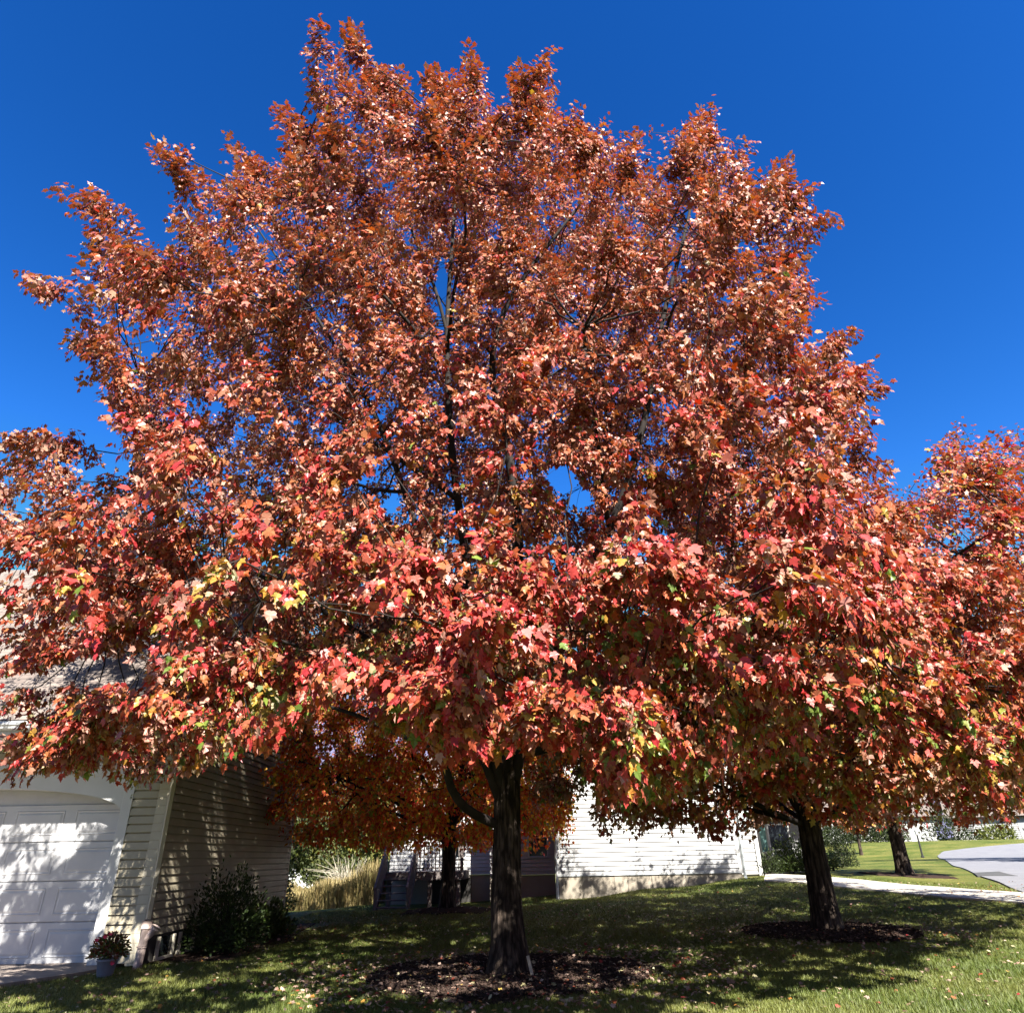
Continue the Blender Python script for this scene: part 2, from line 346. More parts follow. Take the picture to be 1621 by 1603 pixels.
sheet('mulch_bed', [(-5.75, 12.4), (-5.95, 19.4)], [(-4.5, 12.7), (-4.3, 15), (-4.7, 17), (-5.0, 19.5)], M['mulch'], .02, n=30)

# ------------------------------------------------------------------ leaves and trees
LEAF_A = np.array([(0,0,0),(.13,-.06,.02),(.26,-.02,.02),(.38,.10,.0),(.36,.27,.02),(.55,.53,-.08),(.38,.52,.02),(.22,.54,.04),(.24,.70,0),(.14,.80,-.02),(0,1.08,-.10),
  (-.14,.80,-.02),(-.24,.70,0),(-.22,.54,.04),(-.38,.52,.02),(-.55,.53,-.08),(-.36,.27,.02),(-.38,.10,.0),(-.26,-.02,.02),(-.13,-.06,.02),(0,.42,-.05)])
FA = np.array([(20, k, k+1) for k in range(0, 19)]+[(20, 19, 0)])
LEAF_B = np.array([(0,-.02,0),(.42,.08,.02),(.24,.28,.03),(.50,.52,-.05),(.24,.60,.03),(0,1.02,-.08),(-.24,.60,.03),(-.50,.52,-.05),(-.24,.28,.03),(-.42,.08,.02)])
FB = np.array([(0,1,2),(2,3,4),(4,5,6),(6,7,8),(8,9,0),(0,2,8),(2,4,8),(4,6,8)])
LEAF_C = np.array([(0,0,0),(.45,.35,.03),(.2,.6,0),(0,1,-.08),(-.2,.6,0),(-.45,.35,.03)])
FC = np.array([(0,1,5),(1,2,4),(1,4,5),(2,3,4)])
LEAF_O = np.array([(0,0,0),(.2,.3,.03),(.18,.65,.02),(0,1,-.06),(-.18,.65,.02),(-.2,.3,.03)])
FO = np.array([(0,1,5),(1,2,4),(1,4,5),(2,3,4)])
def unit(v): return v/(np.linalg.norm(v, axis=-1, keepdims=True)+1e-9)
def place_leaves(T, F, pos, axis, nrm, size, cols, rg):
    "instances of a flat leaf: axis = stem-to-tip, nrm = face direction"
    ax = unit(axis); sd = unit(np.cross(ax, nrm)); nn = np.cross(sd, ax)
    curl = rg.uniform(-.5, 2.2, len(pos))[:, None, None]; wd = rg.uniform(.8, 1.1, len(pos))[:, None, None]
    t = T[None]
    V = pos[:, None]+size[:, None, None]*(sd[:, None]*t[..., 0:1]*wd+ax[:, None]*t[..., 1:2]+nn[:, None]*t[..., 2:3]*curl*1.6)
    n, k = len(pos), len(T)
    FF = (F[None]+(np.arange(n)*k)[:, None, None]).reshape(-1, 3)
    return V.reshape(-1, 3), FF, np.repeat(cols, k, 0)
def merge(parts):
    V = []; F = []; C = []; b = 0
    for v, f, c in parts: V.append(v); F.append(f+b); C.append(c); b += len(v)
    return np.vstack(V), np.vstack(F), np.vstack(C)
def pip(x, y, poly):
    ins = np.zeros(len(x), bool); n = len(poly); j = n-1
    for i in range(n):
        xi, yi = poly[i]; xj, yj = poly[j]
        c = ((yi > y) != (yj > y)) & (x < (xj-xi)*(y-yi)/(yj-yi+1e-12)+xi); ins ^= c; j = i
    return ins
def kmeans(P, k, rg, it=12, w=None):
    k = max(1, min(k, len(P))); C = P[rg.choice(len(P), k, replace=False)]
    for _ in range(it):
        lab = ((P[:, None]-C[None])**2).sum(-1).argmin(1)
        for q in range(k):
            s = lab == q
            if s.any(): C[q] = P[s].mean(0)
    return lab, C
def bez(a, c, b, n):
    t = np.linspace(0, 1, n)[:, None]; return a*(1-t)**2+2*c*t*(1-t)+b*t*t
def wob(P, amp, rg):
    P = P.copy(); n = len(P)
    if n > 2: P[1:-1] += rg.normal(size=(n-2, 3))*amp
    return P
def spline(P, n):
    P = np.array(P, float); s = np.r_[0, np.cumsum(np.linalg.norm(np.diff(P, axis=0), axis=1))]; t = np.linspace(0, s[-1], n)
    Q = np.stack([np.interp(t, s, P[:, k]) for k in range(3)], -1)
    for _ in range(3): Q[1:-1] = .25*Q[:-2]+.5*Q[1:-1]+.25*Q[2:]
    return Q
def trunk_mesh(path, rads, flare, m, parent, n=44, seed=0, rough=.03):
    "tapered trunk with root flare and ridged bark relief"
    rg = np.random.default_rng(seed); path = spline(path, 70); zz = path[:, 2]-path[0, 2]
    r = np.interp(np.linspace(0, 1, 70), np.linspace(0, 1, len(rads)), rads)
    V, F = tube_np(path, np.ones(70), n); V = V.reshape(70, n, 3); C = path[:, None]; D = V-C
    th = np.arange(n)*2*math.pi/n; ph = rg.uniform(0, 6, 8)
    rid = sum(np.sin(th[None]*k+ph[k % 8]+np.sin(zz[:, None]*(1.3+.3*k)+k)*.9) for k in (9, 13, 17))/3
    root = (np.clip(np.sin(th*5+ph[0])*.6+np.sin(th*3+ph[1])*.5, -.3, 1))[None]*np.exp(-zz/.22)[:, None]
    ff = r[:, None]*(1+rough*rid+.03*np.sin(th*2+zz[:, None]*2)+rg.normal(size=(70, n))*.012)+flare*np.exp(-zz/.25)[:, None]*(1+.9*root)
    V = C+D*ff[..., None]
    return np_mesh('trunk', V.reshape(-1, 3), F, m, parent, smooth=True)
def make_tree(o, base, trunk_h, trunk_r, leaders, twigs, rg, pal, per=50, lsize=(.075, .115), K1=20, per_sub=11, droop=.7, lod=(8.5, 13), twig_r=.004, leafmat='maple', spread=.16, keep=None, hshrink=.25):
    """twigs: (n,3) twig ends. Grouped into limbs, boughs and twigs; each branch a tapered tube, leaves along the twigs."""
    bx, by, bz = base; LP = np.vstack([l[0] for l in leaders]); LR = np.concatenate([l[1] for l in leaders])
    TV, TF, tb = [], [], 0
    def add(P, r, n):
        nonlocal tb
        V, F = tube_np(P, r, n); TV.append(V); TF.append(F+tb); tb += len(V)
    for P, r in leaders: add(P, r, 12)
    lab, C = kmeans(twigs, K1, rg)
    LPs, LDir, LT = [], [], []
    for q in range(len(C)):
        idx = np.where(lab == q)[0]
        if len(idx) == 0: continue
        c = C[q]; hd = np.hypot(LP[:, 0]-c[0], LP[:, 1]-c[1]); dz = c[2]-LP[:, 2]
        cost = np.linalg.norm(LP-c, axis=1)+np.where(LP[:, 2] < bz+trunk_h+.25, 2.2 if trunk_h < 3 else 0, 0)+2.5*np.clip(.35*hd-dz, 0, None)
        a_i = cost.argmin(); a = LP[a_i]; r0 = min(LR[a_i]*.7, .012+.0038*math.sqrt(len(idx)))
        L = np.linalg.norm(c-a)
        out = np.array([c[0]-a[0], c[1]-a[1], 0])
        limb = wob(bez(a, (a+c)/2+np.array([0, 0, .03*L])+out*.02, c, 9), .02*L/2+.02, rg); limb = spline(limb, 14)
        add(limb, np.linspace(r0, r0*.42, 14), 7)
        sl_, SCn = kmeans(twigs[idx], max(1, round(len(idx)/per_sub)), rg, 8)
        for s in range(len(SCn)):
            ii = idx[sl_ == s]
            if len(ii) == 0: continue
            e = SCn[s]; dd = np.linalg.norm(limb-e, axis=1)+np.where(np.arange(14) < 4, .6, 0); a2 = limb[dd.argmin()]
            d = e-a2; l2 = np.linalg.norm(d)
            sub = wob(bez(a2, a2+d*.5+np.array([0, 0, -.06*l2]), e, 6), .015*l2+.01, rg)
            add(sub, np.linspace(max(r0*.4, twig_r*2.2), twig_r*1.5, 6), 5)
            for t in ii:
                p = twigs[t]; dd = np.linalg.norm(sub-p, axis=1); a3 = sub[dd.argmin()]; d = p-a3
                if np.linalg.norm(d) < .25: a3 = a3-unit(d)*.15
                tw = wob(bez(a3, a3+d*.5+np.array([0, 0, .05]), p, 4), .01, rg)
                add(tw, np.linspace(twig_r*1.3, twig_r*.5, 4), 3)
                LPs.append(tw)
    TW = np.array(LPs); n = len(TW)
    # leaves
    N = n*per; wi = np.repeat(np.arange(n), per); t = rg.beta(1.7, 1.0, N)*3; k = np.clip(t.astype(int), 0, 2); f = t-k
    pos = TW[wi, k]*(1-f)[:, None]+TW[wi, k+1]*f[:, None]
    tdir = unit(TW[wi, 3]-TW[wi, 0])
    co1 = unit(rg.normal(size=(n, 3)))[wi]; co2 = unit(rg.normal(size=(n, 3)))[wi]
    jit = unit(rg.normal(size=(N, 3))); off = jit*spread*rg.random(N)[:, None]**.5
    pos = pos+off-np.array([0, 0, spread*.35])
    crown_c = np.array([bx, by, twigs[:, 2].mean()]); outw = unit(pos-crown_c)
    axis = unit(tdir*.45+jit*.5+co1*.45+outw*.3+np.array([0, 0, -droop])+rg.normal(size=(N, 3))*.2)
    nr = unit(np.array([0, -.1, .5])+outw*.65+co2*.45+rg.normal(size=(N, 3))*.36)
    size = rg.uniform(*lsize, N)*(1-hshrink*np.clip((pos[:, 2]-bz-3)/6, 0, 1)); size *= np.where(rg.random(N) < .2, .7, 1)
    cols = pal(pos, outw, rg, wi)
    dist = np.linalg.norm(pos-CAM, axis=1)
    if keep is not None:
        kp = keep(pos); pos, axis, nr, size, cols, dist = (x[kp] for x in (pos, axis, nr, size, cols, dist))
    parts = []
    for lo, hi, T, F in ((0, lod[0], LEAF_A, FA), (lod[0], lod[1], LEAF_B, FB), (lod[1], 1e9, LEAF_C, FC)):
        s = (dist >= lo) & (dist < hi)
        if s.any(): parts.append(place_leaves(T, F, pos[s], axis[s], nr[s], size[s], cols[s], rg))
    V, F, Cc = merge(parts)
    np_mesh('crown', V, F, M[leafmat], o, Cc)
    np_mesh('branches', np.vstack(TV), np.vstack(TF), M['twig'], o, smooth=True)
    return len(pos)
def sample_crown(c, prof, n, rg, shell=.45, lean=(0, 0), amp=.14, zpow=1.0):
    """points inside a lobed crown: prof = [(z, radius)...]"""
    prof = np.array(prof); zz = np.linspace(prof[0, 0], prof[-1, 0], 200); rr = np.interp(zz, prof[:, 0], prof[:, 1])
    w = rr**1.6; w /= w.sum(); z = rg.choice(zz, n, p=w)+rg.normal(size=n)*.05
    th = rg.uniform(0, 2*math.pi, n); ph = rg.uniform(0, 6, 6)
    lob = 1+amp*(np.sin(3*th+ph[0]+z*.7)+np.sin(5*th+ph[1]-z*1.1)+np.sin(8*th+ph[2]+z*2.2))/1.7
    r = np.interp(z, prof[:, 0], prof[:, 1])*lob*rg.random(n)**shell
    f = (z-prof[0, 0])/(prof[-1, 0]-prof[0, 0])
    return np.stack([c[0]+lean[0]*f+r*np.cos(th), c[1]+lean[1]*f+r*np.sin(th), z+.0*r], -1)
def thin(P, dmin):
    "drop points crowding each other (grid based)"
    key = np.floor(P/dmin).astype(int); _, i = np.unique(key, axis=0, return_index=True); return P[np.sort(i)]

# colours of the autumn leaves: linear base colours
RED = np.array([(.66,.075,.065),(.60,.085,.065),(.55,.045,.05),(.66,.12,.07)])
ORG = np.array([(.56,.14,.05),(.50,.10,.045),(.58,.21,.08),(.46,.08,.04)])
BRN = np.array([(.46,.145,.075),(.36,.085,.05),(.52,.22,.13),(.32,.065,.04)])
YEL = np.array([(.62,.34,.06),(.55,.38,.08),(.60,.26,.05)])
GRN = np.array([(.22,.30,.05),(.16,.24,.04),(.34,.38,.07)])
LK = .62
def pick(sets, P, rg):
    "sets: list of palettes, P: (n,len) weights"
    n = len(P); P = np.clip(P, 0, None); P = P/P.sum(1, keepdims=True); u = rg.random(n)[:, None]; s = (u > np.cumsum(P, 1)).sum(1).clip(0, len(sets)-1)
    out = np.zeros((n, 3))
    for k, S in enumerate(sets):
        m = s == k; out[m] = S[rg.integers(0, len(S), m.sum())]
    return LK*out*rg.uniform(.72, 1.25, n)[:, None]
def pal_main(pos, outw, rg, wi):
    tw = np.random.default_rng(5).normal(size=wi.max()+1)[wi]*.5                  # whole sprays turn together
    rad = np.hypot(pos[:, 0]-T1[0], pos[:, 1]-T1[1]); inner = np.clip(1-rad/5.5, 0, 1); h = np.clip((pos[:, 2]-3.5)/6, 0, 1)
    front = np.clip((9-pos[:, 1])/5, 0, 1); low = np.clip((3.3-pos[:, 2])/1.5, 0, 1)
    ex = np.exp(tw*2.2); lw = .12+.88*np.clip((6.0-pos[:, 2])/3, 0, 1)
    h = np.clip((pos[:, 2]-2.6)/4.2, 0, 1)
    P = np.stack([1.0*(1-h)**1.3*(.2+front)*np.exp(tw)+.02, .6+.45*h+.2*low, .3+1.2*h, (.03+1.1*inner*(1-h)+.3*low)/ex*lw, (.01+1.0*inner*(1-h)+.35*low*(1-.5*front))/ex*lw], 1)
    return pick([RED, ORG, BRN, YEL, GRN], P, rg)
def pal_right(pos, outw, rg, wi):
    tw = np.random.default_rng(6).normal(size=wi.max()+1)[wi]*.6
    h = np.clip((pos[:, 2]-2.5)/5, 0, 1)
    P = np.stack([.55*np.exp(tw)*(.4+.6*h), .9+0*h, .3+.5*h, .45*(1-h)+.08, .12*(1-h)+.03], 1); return pick([RED, ORG, BRN, YEL, GRN], P, rg)
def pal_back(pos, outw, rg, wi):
    return 2.3*pal_back0(pos, outw, rg, wi)  # leaf colours brightened, standing in for sun missing on the back maple
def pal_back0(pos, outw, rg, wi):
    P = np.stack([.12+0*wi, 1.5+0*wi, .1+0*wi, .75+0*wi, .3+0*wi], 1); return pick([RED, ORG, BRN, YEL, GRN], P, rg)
def pal_green(c1=(.06,.11,.02), c2=(.15,.2,.04)):
    def f(pos, outw, rg, wi):
        t = rg.random(len(pos))[:, None]**1.3; return .42*(np.array(c1)*(1-t)+np.array(c2)*t)
    return f

# ---- the big maple
OUT = [(-60,1290),(-60,700),(0,690),(40,672),(85,715),(102,790),(130,745),(165,752),(190,800),(185,745),(150,705),(190,668),(150,640),(125,600),(150,575),(70,560),(66,515),(120,500),(130,478),
 (28,458),(28,425),(80,438),(130,420),(110,370),(80,330),(82,290),(150,298),(200,345),(255,345),(260,312),(330,338),(290,265),(236,215),(270,205),(340,248),(360,212),(410,228),(440,240),(430,175),(445,158),
 (480,178),(510,192),(478,130),(485,80),(500,22),(520,48),(552,28),(580,70),(640,105),(655,150),(678,98),(740,60),(755,90),(770,125),(800,165),(822,160),(810,92),(850,92),(865,62),(886,90),(880,150),
 (920,165),(960,178),(1012,190),(1020,240),(1045,238),(1060,270),(1090,250),(1083,178),(1130,148),(1146,180),(1150,235),(1190,215),(1197,275),(1254,238),(1252,290),(1240,318),(1285,288),(1295,330),(1328,345),
 (1292,385),(1280,440),(1302,470),(1290,520),(1352,515),(1348,555),(1388,575),(1368,615),(1412,605),(1392,685),(1350,712),(1385,765),(1420,735),(1440,800),(1500,880),(1640,900),(1680,1150),(1640,1335),(1540,1335),(1460,1300),(1400,1372),
 (1300,1270),(1180,1250),(1010,1290),(960,1292),(930,1230),(870,1190),(800,1185),(740,1175),(700,1225),(640,1165),(560,1105),(500,1125),(420,1185),(300,1235),(200,1255),(60,1215)]
HOLES = [(888,752,24,20),(918,785,18,18),(1010,960,34,14),(160,1060,85,22),(60,1075,60,14),(700,470,9,60),(1310,1010,20,16),(905,500,9,9),(480,560,10,8),(620,800,14,18),(880,240,12,9),(1000,870,26,12),(420,480,10,12)]
tree = thing('maple_tree', 'largest maple, in the middle of the lawn, with a broad red and orange crown', 'tree', (0, 0, 0))
bz = g1(*T1)
rg = np.random.default_rng(3)
prof = [(1.75, 3.6), (2.6, 6.6), (4.2, 7.7), (6.5, 7.5), (8.5, 6.9), (10.5, 6.1), (12.2, 5.0), (13.6, 3.7), (14.8, 1.8)]
P0 = sample_crown(T1, prof, 16000, rg, shell=.5, amp=.12)
P0 = P0[~((P0[:, 1] > 12.8) & (P0[:, 2] > 7.5) & (rg.random(len(P0)) < .6))]
# front sprays that hang low towards the viewer
fr = rg.uniform(-1, 1, 700); P0 = np.vstack([P0, np.stack([fr*3.2, 10.7-6.3*np.cos(fr*.55)+rg.uniform(0, 1.2, 700), 2.1+rg.random(700)*1.4], -1)])
fr = rg.uniform(0, 1, 500); P0 = np.vstack([P0, np.stack([-5.6+fr*2.2, 7.6-fr*2+rg.uniform(0, 1.4, 500), 2.15+rg.random(500)*2.6], -1)])
fr = rg.uniform(0, 1, 300); P0 = np.vstack([P0, np.stack([4.4+fr*3.0, 6.6+rg.uniform(0, 3, 300), 1.75+rg.random(300)*2.6], -1)])
fr = rg.uniform(0, 1, 500); P0 = np.vstack([P0, np.stack([3.2+fr*3.4, 5.8+fr*2+rg.uniform(0, 1.4, 500), 2.1+rg.random(500)*2.6], -1)])
px, py, f = proj(P0)
mg = rg.normal(size=len(P0))*4
OUTm = [(x, y) for x, y in OUT]
cx_, cy_ = 780, 700
qx = px+(px-cx_)/np.hypot(px-cx_, py-cy_)*(20+mg*.5); qy = py+(py-cy_)/np.hypot(px-cx_, py-cy_)*(25+mg*.5)
ok = pip(qx, qy, OUTm) & (f > 2.4) & (P0[:, 2] > 1.55)
for hx, hy, a, b in HOLES: ok &= ((px-hx)/(a+6))**2+((py-hy)/(b+6))**2 > 1
dm = np.linalg.norm(P0-CAM, axis=1); ok &= (dm > 3.3+.82*(P0[:, 2]-2)) | (P0[:, 1] > 9)
P0 = P0[ok]
# explicit leaders
def lead(pts, r0, r1, n=34):
    r0 *= .92; r1 *= .9
    P = spline([at(*p) if len(p) == 3 and p[0] > 20 else np.array(p, float) for p in pts], n)
    return (P, np.linspace(r0, r1, n))
LD = [lead([at(803,1330,10.65), at(800,1225,10.7), at(812,1080,10.6), at(822,900,10.5), at(815,760,10.2), at(770,570,9.7), at(800,475,9.3), at(870,385,8.9), at(930,310,8.7)], .15, .022, 30),
      lead([at(803,1290,10.7), at(815,1220,10.7), at(850,1080,10.3), at(915,940,9.8), at(985,800,9.3), at(1028,640,8.9), at(1050,490,8.6), at(1078,400,8.4), at(1110,250,8.2)], .10, .018, 30),
      lead([at(803,1290,10.7), at(788,1220,10.6), at(760,1080,10.2), at(740,900,9.6), at(712,700,9.0), at(706,520,8.6), at(715,400,8.4), at(725,250,8.3)], .10, .018, 28),
      lead([at(706,520,8.6), at(690,450,8.4), at(655,380,8.3), at(600,200,8.3)], .032, .012, 14),
      lead([at(803,1300,10.7), at(780,1220,10.7), at(720,1060,10.5), at(650,800,10.2), at(590,640,10.0), at(500,500,9.8), at(400,350,9.6)], .085, .016, 26),
      lead([at(803,1310,10.7), at(775,1300,10.6), at(745,1288,10.3), at(715,1262,10.1), at(703,1235,10.0), at(712,1200,9.9), at(660,1120,9.6), at(560,1050,9.0), at(400,1000,8.4)], .075, .016, 26),
      lead([at(803,1300,10.7), at(785,1250,10.6), at(765,1200,10.5), at(755,1160,10.3), at(600,1020,9.6), at(400,900,8.8), at(200,850,8.3)], .075, .016, 24),
      lead([at(808,1200,10.7), at(850,1100,11.0), at(980,1000,11.6), at(1100,880,12.0), at(1200,700,12.2)], .075, .016, 24),
      lead([at(808,1180,10.6), at(860,1090,9.6), at(950,1060,8.4), at(1100,1000,7.4), at(1250,960,7.0)], .06, .014, 24),
      lead([at(803,1220,10.6), at(800,1130,9.3), at(790,1060,8.0), at(780,1020,6.8), at(760,1000,5.6)], .055, .012, 22),
      lead([at(812,1150,10.8), at(830,1000,12.0), at(800,850,13.5), at(780,700,14.5)], .06, .014, 20),
      lead([at(808,1180,10.8), at(700,1050,12.2), at(600,900,13.5), at(520,800,14.2)], .06, .014, 20)]
# shoots that break the outline
TIPS = [(500,28),(550,32),(485,90),(740,66),(682,105),(865,66),(815,100),(1130,152),(1090,190),(1190,222),(1250,243),(1286,292),(1325,345),(1350,520),(1384,575),(1408,608),(1300,470),(240,214),(360,216),
        (440,164),(85,296),(150,300),(32,430),(70,520),(130,600),(188,668),(258,318),(1012,195),(920,168),(960,182),(1285,440),(600,90),(640,110),(160,755),(40,680),(0,690),(1420,740),(1380,690),(780,140)]
EC, ER = np.array([0, 10.7, 7.6]), np.array([7.0, 7.0, 7.2])
sh = []
for (tx, ty) in TIPS:
    d = ray(tx, ty); a = d/ER; o_ = (CAM-EC)/ER; tt = -(a@o_)/(a@a); p = CAM+d*tt
    inn = at(tx+(790-tx)*.17, ty+(850-ty)*.17, p[1]+.3)
    inn = p+unit(inn-p)*min(np.linalg.norm(inn-p), 1.9)
    for s in np.arange(.05, 1.0, .062): sh.append(p+(inn-p)*s+rg.normal(size=3)*(.02+.13*s))
P0 = np.vstack([P0, np.array(sh)])
# keep the near side open in front of the big leaders
px, py, f = proj(P0); drop = np.zeros(len(P0), bool)
for li in (0, 1, 2, 4):
    lx, ly, lf = proj(LD[li][0][4:])
    d = np.hypot(px[:, None]-lx[None], py[:, None]-ly[None]); k = d.argmin(1)
    drop |= (d.min(1) < 22) & (f < lf[k]) & (rg.random(len(P0)) < .75) & (py < 900) & (py > 330)
P0 = P0[~drop]; P0 = P0[~((P0[:, 0] < -3.2) & (P0[:, 1] < 9.8) & (P0[:, 2] < 9) & (rg.random(len(P0)) < .12))]; P0 = P0[~((np.hypot(P0[:, 0], P0[:, 1]-10.7) > 5.2) & (P0[:, 1] < 10) & (P0[:, 2] < 8) & (rg.random(len(P0)) < .15))]
gs = P0[rg.choice(len(P0), 230, replace=False)]; gr_ = rg.uniform(.28, .62, 230)      # natural gaps between the sprays
kk = np.ones(len(P0), bool)
for c_, q_ in zip(gs, gr_):
    if c_[2] < 7.5: kk &= ((P0-c_)**2*[1, 1, 2.2]).sum(1) > q_*q_
big = P0[(P0[:, 2] < 7.5) & (P0[:, 1] < 10)]
for c_ in big[rg.choice(len(big), 42, replace=False)]:
    kk &= ((P0-c_)**2*[.8, .8, 2.6]).sum(1) > rg.uniform(.55, .85)**2
kk[-len(sh):] = True
P0 = P0[kk]
rq = rg.random((260, 4))          # sprays hanging over the fork
hx_ = 600+420*rq[:, 0]; hy_ = 1085+(75+25*np.sin(hx_/38))*rq[:, 1]
P0 = np.vstack([P0, np.array([at(a_, b_, 4.6+1.9*c_) for a_, b_, c_ in zip(hx_, hy_, rq[:, 2])])])
P0 = np.vstack([P0, np.array([at(962+22*a_+10*b_, 1150+95*b_, 4.9+.3*c_) for a_, b_, c_ in rg.random((16, 3))])])
P0 = np.vstack([P0, np.array([at(835+190*a_, 1130+(150-60*a_)*b_, 13.5+3*c_) for a_, b_, c_ in rg.random((170, 3))])])      # shaded far side
P0 = thin(P0, .24)
print('main twigs', len(P0))
def keep_main(pos):
    # foliage stays off the front of the big limbs
    x, y, f = proj(pos); k = np.ones(len(pos), bool)
    for hx, hy, a, b in HOLES[:7]: k &= ((x-hx)/a)**2+((y-hy)/b)**2 > 1
    for li in (0, 1, 2, 4):
        lx, ly, lf = proj(LD[li][0][4:]); sm = np.where((y < 950) & (y > 340))[0]
        d = np.hypot(x[sm, None]-lx[None], y[sm, None]-ly[None]); kq = d.argmin(1)
        k[sm[(d.min(1) < 12) & (f[sm] < lf[kq]) & (np.random.default_rng(2).random(len(sm)) < .8)]] = False
    return k & (pos[:, 2] > 1.5) & (f > 2.2)
nl = make_tree(tree, (*T1, bz), 2.3, .2, LD, P0, rg, pal_main, per=47, K1=46, keep=keep_main, lsize=(.060, .100), spread=.13, hshrink=.13, droop=.85)
print('main leaves', nl)
trunk_mesh([(T1[0], T1[1], bz-.12), (T1[0], T1[1], bz+.3), tuple(at(801, 1420, 10.6)), tuple(at(803, 1330, 10.65)), tuple(at(803, 1240, 10.7)), tuple(at(808, 1180, 10.7)), tuple(at(812, 1110, 10.65))], [.21, .196, .19, .188, .19, .16, .11], .2, M['bark'], tree, seed=4, n=72, rough=.06)

# ---- other trees
def simple_tree(name, label, base, h, prof, n, rg, pal, tr, lsize, K1=12, per=40, lean=(0, 0), lod=(0, 14), leafmat='maple', group=None, droop=.6, spread=.18, dmin=.28, cat='tree', fork=1.9, shell=.42, clip=None, twig_r=.005):
    o = thing(name, label, cat, (0, 0, 0), group=group); bz = g1(*base)
    prof = [(z+bz, r) for z, r in prof]
    P = thin(sample_crown(base, prof, n, rg, shell=shell, lean=lean), dmin)
    if clip is not None: P = P[clip(P)]
    b = np.array([*base, bz]); L = []
    L.append((spline([b+[0, 0, fork*.8], b+[.05, 0, fork+1], b+[lean[0]*.5, lean[1]*.5, h*.6], b+[lean[0]*.8, lean[1]*.8, h*.9]], 20), np.linspace(tr*.8, .02, 20)))
    for k in range(5):
        a = k*2*math.pi/5+rg.uniform(-.4, .4)+.6; rr = np.interp(h*.55, *np.array(prof).T)*.55
        dv = np.array([math.cos(a), math.sin(a), 0])
        L.append((spline([b+[0, 0, fork*.85], b+dv*.25+[0, 0, fork+.25], b+dv*rr*.5+[lean[0]*.3, 0, fork+1.3], b+dv*rr+[lean[0]*.6, 0, h*.6]], 18), np.linspace(tr*.5, .02, 18)))
    make_tree(o, (*base, bz), h, tr, L, P, rg, pal, per=per, K1=K1, lod=lod, lsize=lsize, leafmat=leafmat, droop=droop, spread=spread, twig_r=twig_r)
    trunk_mesh([b-[0, 0, .1], b+[.0, 0, .4], b+[.01, 0, fork*.6], b+[.03, 0, fork+.15], b+[.05, 0, fork+.9]], [tr*1.12, tr, tr*.95, tr*.92, tr*.6], tr*.5, M['bark'], o, seed=int(abs(base[0])*10+50))
    return o
def clip2(P):
    x, y, f = proj(P); poly = [(925,1318),(960,900),(1300,860),(1380,760),(1440,800),(1460,690),(1490,700),(1515,660),(1545,700),(1600,672),(1640,690),(1900,680),(1900,1320),(1560,1300),(1500,1322),(1440,1330),(1330,1300),(1230,1290),(1120,1340),(1010,1348)]
    return pip(x, y, poly)
simple_tree('maple_tree', 'orange and red maple on the right, its trunk in mulch beside the sunny lawn', T2, 10.6,
    [(1.5, 3.4), (2.3, 5.2), (4.2, 5.7), (6.2, 5.3), (8, 4.2), (9.2, 3.0), (10.2, 1.4)], 3900, np.random.default_rng(8), pal_right, .19, (.08, .115), K1=24, lean=(2.5, -1.0), lod=(9, 14), clip=clip2, per=40, fork=1.9)
def clip3(P):
    x, y, f = proj(P); return (x > 395) & ((x < 905) | (P[:, 2] > 4)) & (P[:, 2] > 1.55+.0*P[:, 2]) 
simple_tree('maple_tree', 'orange and yellow maple before the deck, its trunk just left of the big one', T3, 8.5,
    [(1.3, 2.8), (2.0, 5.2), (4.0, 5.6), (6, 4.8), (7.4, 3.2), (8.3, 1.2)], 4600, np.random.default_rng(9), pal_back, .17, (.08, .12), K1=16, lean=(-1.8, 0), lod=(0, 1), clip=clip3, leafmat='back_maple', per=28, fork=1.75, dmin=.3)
simple_tree('maple_tree', 'dark maple standing in long shadows between the walkway and the road', T4, 8,
    [(2.2, 2.4), (3.0, 4.0), (4.5, 4.6), (6.5, 4.0), (8.2, 2.0)], 2200, np.random.default_rng(10), pal_right, .2, (.10, .15), K1=12, lod=(0, 1), per=30, fork=2.0, dmin=.38)
rgg = np.random.default_rng(12)
simple_tree('small_tree', 'small thin-trunked tree far off on the lawn beyond the clipped bush', tuple(ground_at(1364, 1353)[:2]), 4.5,
    [(1.6, .8), (2.4, 1.8), (3.6, 1.7), (4.8, .7)], 500, rgg, pal_back, .1, (.14, .2), K1=6, lod=(0, 1), per=16, fork=1.4, dmin=.4)
GT = [('broad_tree', 'dull green tree filling the sky gap at the far right beyond the road', (27, 33), 15, 4.6, (.06,.085,.03), (.16,.17,.07)),
      ('broad_tree', 'yellow-green tree behind the deck railing at its left end', (-6.4, 38), 6.5, 2.8, (.14,.17,.03), (.38,.36,.07)),
      ('broad_tree', 'dark green tree rising over the dry grass beside the beige house', (-14.5, 40), 8.5, 4.0, (.05,.08,.02), (.16,.18,.04)),
      ('broad_tree', 'olive tree over the bare shrub in the left background', (-10.8, 47), 8, 4.0, (.09,.11,.02), (.26,.25,.06)),
      ('broad_tree', 'deep green tree standing behind the distant white houses', (48, 98), 15, 7, (.03,.05,.015), (.10,.12,.03)),
      ('broad_tree', 'dark tree at the far end of the road near the right edge', (66, 98), 14, 7, (.03,.05,.015), (.10,.12,.03)),
      ('broad_tree', 'greenish tree behind the lawn left of the distant white houses', (34, 88), 12, 6, (.04,.06,.015), (.12,.13,.03)),
      ('broad_tree', 'tall dark tree behind the middle white house, hidden mostly by leaves', (6, 52), 11, 5, (.04,.06,.02), (.10,.12,.03))]
